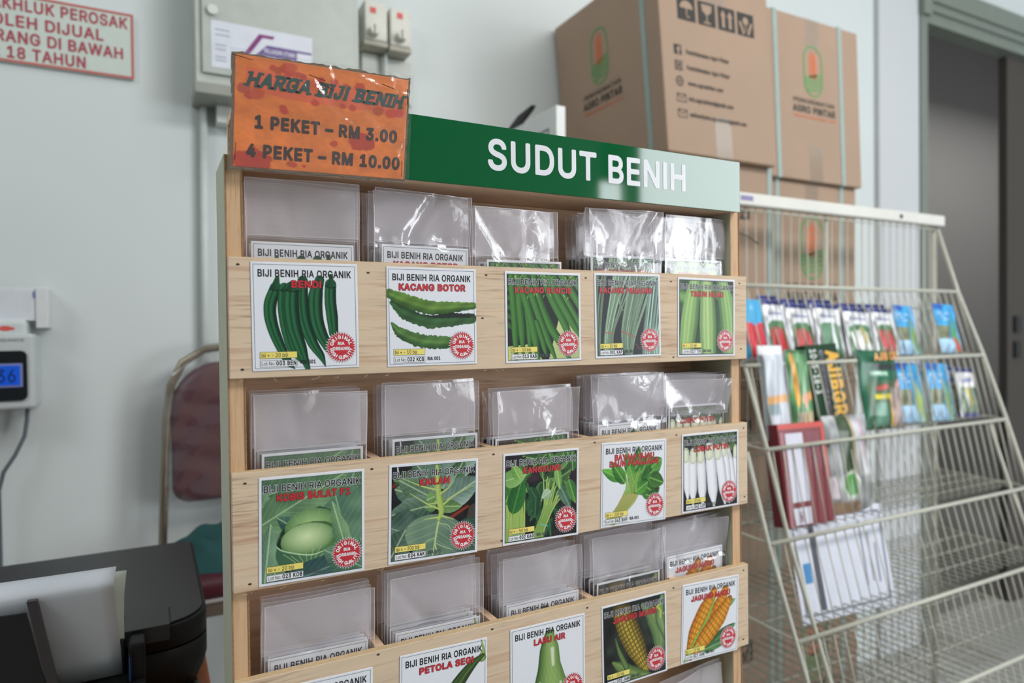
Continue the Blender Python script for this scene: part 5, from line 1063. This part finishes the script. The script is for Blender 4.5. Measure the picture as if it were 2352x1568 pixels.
def seed_art(kind, n=56):
    P = Pic(n, SILV); r = np.random.RandomState(len(kind)*7+3)
    if kind in ('chilli', 'redchilli', 'leek', 'radish', 'pepper'):
        P.poly([(0, 0), (1, 0), (1, .10), (0, .10)], NAVY); 
        for i in range(6): P.stroke([(.2+.1*i, .235), (.26+.1*i, .25)], (.02, .018), (130, 136, 168), (110, 116, 156))
        P.poly([(.1, 1), (.12, .42), (.3, .36), (.7, .36), (.9, .42), (.92, 1)], (78, 120, 84)); P.mottle(9, .3, 4)
        if kind != 'leek':
            for i in range(7):
                x = .2+.09*i; c = {'radish': ((214, 214, 210), (250, 250, 250)), 'pepper': ((150, 30, 36), (214, 60, 66))}.get(kind, ((150, 44, 48), (216, 96, 96)))
                P.stroke([(x, .48+.05*r.rand()), (x+.05, .75), (x+.08+.1*r.rand(), .98)], (.03, .05, .01), *c)
        else:
            for i in range(8): P.stroke([(.15+.1*i, .95), (.2+.09*i, .6), (.1+.1*i, .4)], (.02, .03, .02), (50, 100, 76), (140, 186, 156))
            P.stroke([(.6, .3), (.64, .8)], (.05, .05), (226, 228, 232), (244, 246, 250))
        if kind == 'radish': P.stroke([(.55, .45), (.7, .7)], (.05, .05), (190, 168, 60), (222, 200, 90))
    elif kind == 'redblue':
        P = Pic(n, (74, 168, 216)); 
        for x, y in ((.25, .55), (.55, .6), (.8, .55), (.35, .85), (.75, .88)): P.stroke([(x, y-.12), (x, y+.12)], (.15, .16), (168, 30, 44), (222, 70, 80))
        P.stroke([(.1, .98), (.9, .99)], (.03, .03), (226, 206, 220), (240, 224, 236))
    elif kind in ('okra', 'melon', 'bean'):
        P = Pic(n, (64, 160, 218)); P.poly([(0, 0), (.5, 0), (.4, .12), (0, .12)], (44, 96, 178)); P.poly([(.0, .45), (.5, .45), (.5, .72), (0, .72)], (118, 122, 92)); P.poly([(0, .72), (1, .72), (1, 1), (0, 1)], (158, 196, 228)); P.mottle(8, .15, 5)
        for i in range(4): P.stroke([(.12+.1*i, .2+.06*(i % 3)), (.3+.1*i, .2+.06*(i % 3))], (.018, .018), (150, 190, 232), (170, 204, 238))
        g = {'okra': ((74, 116, 62), (140, 172, 104)), 'bean': ((128, 158, 76), (186, 206, 116)), 'melon': ((46, 110, 66), (100, 168, 112))}[kind]
        for i in range(2): P.stroke([(.58+.16*i, .3), (.66+.16*i, .65), (.74+.2*i, .98)], (.02, .09, .04), *g)
        if kind == 'melon': P.stroke([(.58, .72), (.86, .9)], (.03, .10), (196, 60, 58), (226, 92, 84))
    elif kind == 'powder':
        P = Pic(n, (206, 212, 222)); P.poly([(0, 0), (1, 0), (1, .10), (0, .10)], (238, 240, 246)); P.poly([(.05, .55), (1, .52), (1, .60), (.05, .63)], (232, 176, 116)); P.poly([(.05, .63), (.5, .62), (.5, .74), (.05, .74)], (150, 168, 176)); P.poly([(0, .1), (.12, .1), (.12, 1), (0, 1)], (120, 130, 132)); P.mottle(6, .08, 2)
    elif kind == 'fertiliser':
        P = Pic(n, (92, 142, 96)); P.poly([(0, 0), (.9, 0), (.9, .04), (0, .04)], (58, 96, 66)); P.stroke([(.2, .12), (.24, .35), (.26, .58)], (.09, .09, .08), (214, 150, 62), (232, 172, 84)); P.stroke([(.55, .15), (.6, .5), (.7, .85)], (.12, .14, .10), (112, 168, 116), (150, 196, 150)); P.stroke([(.5, .57), (.98, .52)], (.05, .05), (226, 160, 90), (234, 176, 106)); P.stroke([(.58, .52), (.6, .62)], (.08, .06), (220, 150, 150), (226, 166, 160)); P.poly([(.2, .72), (1, .7), (1, 1), (.2, 1)], (176, 160, 130)); P.mottle(9, .3, 3)
    elif kind == 'pouch':
        P = Pic(n, (36, 100, 74)); P.poly([(.3, .18), (1, .18), (1, .26), (.3, .26)], (52, 56, 60)); P.poly([(.2, .28), (.6, .28), (.6, .33), (.2, .33)], (176, 206, 190)); P.poly([(.1, .4), (1, .38), (1, 1), (.1, 1)], (74, 106, 78)); P.stroke([(.3, .5), (.55, .47)], (.03, .03), (196, 70, 66), (210, 96, 88)); P.stroke([(.85, .46), (.95, .42)], (.05, .06), (206, 96, 88), (226, 180, 176)); P.poly([(.24, .57), (.62, .56), (.62, .62), (.24, .63)], (220, 202, 40)); P.poly([(.2, .68), (.5, .67), (.5, .96), (.2, .97)], (96, 140, 120))
        for i in range(5): P.stroke([(.64+.08*i, .5), (.62+.08*i, .75), (.66+.08*i, .98)], (.03, .05, .03), (110, 86, 82), (196, 178, 172))
        P.stroke([(.58, .62), (.6, .8), (.66, .98)], (.02, .02, .02), (206, 150, 50), (222, 168, 70)); P.mottle(10, .2, 2)
    elif kind == 'greybag':
        P = Pic(n, (148, 150, 152)); P.poly([(.26, 0), (.52, 0), (.56, .62), (.28, .62)], (58, 74, 48)); P.poly([(.52, 0), (.6, 0), (.62, .6), (.55, .6)], (176, 160, 132)); P.poly([(.6, 0), (1, 0), (1, .62), (.62, .62)], (196, 198, 204)); P.stroke([(.78, .08), (.8, .42)], (.03, .03), (206, 160, 180), (214, 176, 194)); P.mottle(7, .25, 8)
        P.poly([(.25, .60), (.5, .55), (.62, .66), (.56, .82), (.34, .84), (.24, .74)], (200, 206, 196)); P.poly([(.28, .62), (.48, .58), (.57, .67), (.53, .79), (.36, .81), (.28, .72)], (74, 142, 62)); P.poly([(0, .62), (.14, .6), (.16, .82), (.02, .82)], (226, 214, 222)); P.poly([(.04, .86), (.6, .86), (.6, 1), (.04, 1)], (140, 112, 90)); P.mottle(12, .15, 4)
    elif kind == 'redpack': P = Pic(n, (176, 26, 28)); P.poly([(0, 0), (1, 0), (1, .15), (0, .25)], (206, 70, 40))
    elif kind == 'silver':
        P = Pic(n, (196, 198, 196)); P.poly([(0, 0), (1, 0), (1, .09), (0, .09)], NAVY); P.poly([(.05, .12), (.95, .12), (.95, .38), (.05, .38)], (214, 212, 214)); P.stroke([(.2, .28), (.75, .24)], (.04, .04), (150, 154, 190), (140, 146, 186)); P.poly([(.1, .4), (.95, .4), (.95, .9), (.1, .9)], (108, 132, 104)); P.stroke([(.4, .45), (.6, .7)], (.06, .06), (176, 160, 84), (200, 184, 100)); P.stroke([(.25, .5), (.4, .75)], (.08, .06), (176, 190, 180), (214, 222, 216)); P.poly([(.05, .9), (1, .9), (1, 1), (.05, 1)], (92, 88, 140)); P.mottle(9, .2, 2)
    P.a = np.clip(P.a, 0, 250); return P
_SM = {}
def shop_pack(kind, x0, x1, zb, zt, y, lean, roll, label, cat='seed packet', group=None, bulge=.006, name='seed_pouch'):
    w, h = x1-x0, zt-zb; key = (kind, round(w, 3), round(h, 3))
    if key not in _SM:
        ph = len(_SM)
        _SM[key] = colour_grid(seed_art(kind), w, h, thick=.003, name=name, pillow=lambda U, V: -bulge*np.sin(np.pi*np.clip(U, 0, 1))**.7*np.clip(np.minimum(V, 1-V)*6, 0, 1)**.7+.0012*np.sin(U*17+V*9+ph)*np.clip(np.minimum(V, 1-V)*8, 0, 1))
        _SM[key].materials[0] = GLOSSY_PRINT
    o = put(name, _SM[key], None, (x0, y+h*math.sin(math.radians(lean)), zb+h*math.cos(math.radians(lean))), (-math.radians(lean), -math.radians(roll), 0))
    return tag(o, label, cat, group)
GLOSSY_PRINT = printed('glossy_pouch_print', .28)
def pack_box(name, x0, x1, y0, y1, zb, zt, m, roll, lean, label):
    root = MB().box(0, x1-x0, 0, y1-y0, 0, zt-zb, bev=.0015).build(name, m); root.location = (x0, y0, zb); root.rotation_euler = (-math.radians(lean), -math.radians(roll), 0); return tag(root, label, 'box')
def stock():
    f1 = 1.3565
    T1 = [('redblue', 1.192, 1.268, 1.510, 'blue and red seed pouch at the left end of the upper tier'), ('pepper', 1.270, 1.347, 1.511, 'seed pouch with red peppers, second from the left on the upper tier'), ('chilli', 1.352, 1.450, 1.503, 'white seed pouch with pink chillies, third from the left on the upper tier'), ('leek', 1.456, 1.560, 1.503, 'white seed pouch with leeks left of the radish pouch, upper tier'), ('radish', 1.572, 1.686, 1.494, 'white seed pouch with white and yellow roots, upper tier'), ('redchilli', 1.692, 1.788, 1.492, 'white seed pouch with red chillies beside the blue okra pouch, upper tier')]
    for i, (k, x0, x1, zt, l) in enumerate(T1):
        shop_pack(k, x0, x1, f1, zt, .512, 12, -2.5 if i > 1 else -1, l, group=None)
        if i: shop_pack(k, x0+.012, x1+.008, f1+.004, zt+.0115, .536, 12, -1, 'navy topped seed pouch just behind the %s pouch of the upper tier' % ('red pepper', 'pink chilli', 'leek', 'white root', 'red chilli')[i-1])
    shop_pack('okra', 1.795, 1.885, f1, 1.502, .508, 13, -3, 'blue seed pouch with green okra on the upper tier'); shop_pack('melon', 1.985, 2.092, f1, 1.508, .506, 13, -3, 'blue seed pouch with a red melon slice at the right end of the upper tier')
    f2 = 1.1705
    shop_pack('powder', 1.192, 1.274, f2, 1.396, .450, 9, -1, 'white powder bag with an orange band at the left end of the middle tier', 'bag', bulge=.012, name='powder_bag')
    shop_pack('fertiliser', 1.278, 1.355, f2, 1.384, .446, 9, -2, 'green plant food pouch beside the dark green box', 'pouch', bulge=.01, name='plant_food_pouch')
    DG = mat('dark_green_carton', (26, 62, 38), .65, spec=.25); bx = pack_box('fertiliser_box', 1.366, 1.486, .452, .500, f2, 1.393, DG, 2, 9, 'dark green box with tall yellow lettering on the middle tier')
    b = MB(); W_, H_ = .120, .2225; f = lambda x, z: (x, -.0004, z); rect2(b, .046, .068, 0, H_*.86, f, 0)
    v = lambda a, q: f(q, H_-a); text_to(b, 'AJIBGRO', .02, H_*.96, -.5, .1, lambda a, q: f(.076+(q+.5)*.42, H_-a), 1, .10); text_to(b, '10-5-18-3', .012, H_*.55, -.5, .1, lambda a, q: f(.016+(q+.5)*.22, H_-a), 2, .06); text_to(b, 'Compound Fertilizer', .016, H_*.98, -.5, .1, lambda a, q: f(.050+(q+.5)*.13, H_-a), 3, .03)
    b.map(lambda x, y, z: (bx.matrix_basis @ Vector((x, y, z)))[:]); b.build('printed_marks', [mat('black_band', (34, 34, 32), .4), mat('yellow_print', (226, 170, 50), .4), mat('white_print', (206, 214, 206), .4), mat('lilac_print', (170, 160, 186), .4)], bx, False)
    shop_pack('pouch', 1.548, 1.712, f2, 1.379, .446, 10, -3, 'green pouch with orange lettering in the middle of the middle tier', 'pouch', bulge=.016, name='plant_food_pouch')
    b = MB(); pz = lambda a, z: Vector((1.548+a*.164, .446+(1.379-f2)*z*math.sin(math.radians(10))-.006-.016*math.sin(math.pi*a)**.7, f2+(1.379-f2)*z)); text_to(b, 'AJIB CPE', .28, .92, .85, .09, lambda a, z: pz(a, z)[:], 0, .08)
    b.build('lettering', mat('orange_print', (232, 154, 76), .4), bpy.data.objects['plant_food_pouch.001'], False)
    for i in range(3): shop_pack('bean', 1.718+.004*i, 1.736+.004*i+.105, f2+.002, 1.3385, .468+.012*(2-i), 10, -3, ('rearmost', 'middle', 'front')[i]+' of the three overlapping blue bean pouches on the middle tier')
    shop_pack('okra', 1.850, 1.955, f2, 1.334, .452, 10, -3, 'blue pouch with a leaf picture right of the bean pouches, middle tier'); shop_pack('silver', 1.985, 2.075, f2, 1.316, .450, 10, -3, 'silver seed pouch at the right end of the middle tier'); shop_pack('silver', 1.968, 2.060, f2+.001, 1.319, .474, 10, -2, 'silver seed pouch half hidden behind the end one of the middle tier')
    f3 = .9795
    RB = mat('maroon_box', (128, 40, 48), .3, mottle=(14, .12)); rb = pack_box('red_box', 1.188, 1.345, .392, .436, f3, 1.214, RB, -1, 9, 'maroon red box with a white panel on the third tier'); mm = rb.matrix_basis
    b = MB(); f = lambda x, z: (mm @ Vector((x, -.0005, z)))[:]; rect2(b, .022, .080, .055, .212, f, 0); rect2(b, .022, .080, .004, .042, f, 0); rect2(b, 0, .157, .222, .2345, f, 1); rect2(b, .146, .157, .10, .222, f, 1); rect2(b, .006, .016, .0, .215, f, 2); text_to(b, 'N', .04, .05, .010, .022, f, 1, .1)
    for i in range(14): rect2(b, .094+.0032*i, .0952+.0032*i, .12+.01*(i % 3), .212, f, 2)
    b.build('printed_marks', [mat('box_white_panel', (212, 212, 226), .4), mat('box_bright_red', (206, 66, 54), .35), mat('box_pink_print', (176, 116, 126), .4)], rb, False)
    shop_pack('greybag', 1.356, 1.520, f3, 1.221, .404, 8, -1.5, 'grey and green growing pouch beside the maroon red box', 'pouch', bulge=.014, name='grey_pouch')
    shop_pack('redpack', 1.462, 1.566, f3, 1.128, .445, 9, -3, 'plain bright red packet leaning behind the grey pouch', 'packet', name='red_packet')
    # the white notice lying in the fourth basket (its square code is left out)
    Pz = [Vector(p) for p in ((1.190, .404, 1.005), (1.530, .404, .993), (1.520, .356, .760), (1.190, .356, .772))]
    g = lambda d: (lambda u, v: (Pz[0].lerp(Pz[1], u).lerp(Pz[3].lerp(Pz[2], u), 1-v)+Vector((0, -d+.004*math.sin(u*4)*v, 0)))[:])
    b = MB(); n = 16
    for lay, d in ((0, 0), (1, -.0006)):
        for j in range(n+1):
            for i in range(n+1): b.v.append(g(d)(i/n, j/n)); b.n += 1
    for j in range(n):
        for i in range(n): k = j*(n+1)+i; N = (n+1)**2; b.f += [[k, k+1, k+n+2, k+n+1], [N+k, N+k+n+1, N+k+n+2, N+k+1]]; b.m += [0, 0]; b.sm += [True, True]
    o = b.build('paper_notice', mat('laminated_notice', (226, 230, 244), .25), None, False); tag(o, 'white laminated notice with a dark band standing in the basket below the maroon red box', 'notice')
    b = MB(); q = g(.0012)
    def rect_(u0, u1, v0, v1, mi, m=8):
        for i in range(m):
            for j in range(m): b.add([q(u0+(u1-u0)*a/m, v0+(v1-v0)*c/m) for a, c in ((i, j), (i+1, j), (i+1, j+1), (i, j+1))], [(0, 1, 2, 3)], mi)
    rect_(.04, .96, .93, .945, 0); rect_(.04, .96, .06, .075, 0); rect_(.04, .05, .06, .94, 0); rect_(.95, .96, .06, .94, 0); rect_(.20, .255, .10, .90, 1); rect_(.09, .16, .36, .54, 2)
    r = random.Random(3)
    for i in range(3): x = .72+.07*i; rect_(x, x+.012, .2+.1*r.random(), .86-.12*i, 3, 6)
    b.build('printed_marks', [mat('notice_grey_line', (120, 124, 142), .4), mat('notice_dark_band', (78, 78, 92), .4), mat('notice_blue_mark', (60, 142, 206), .4), mat('notice_pale_text', (150, 154, 170), .4)], o, False)
stock()
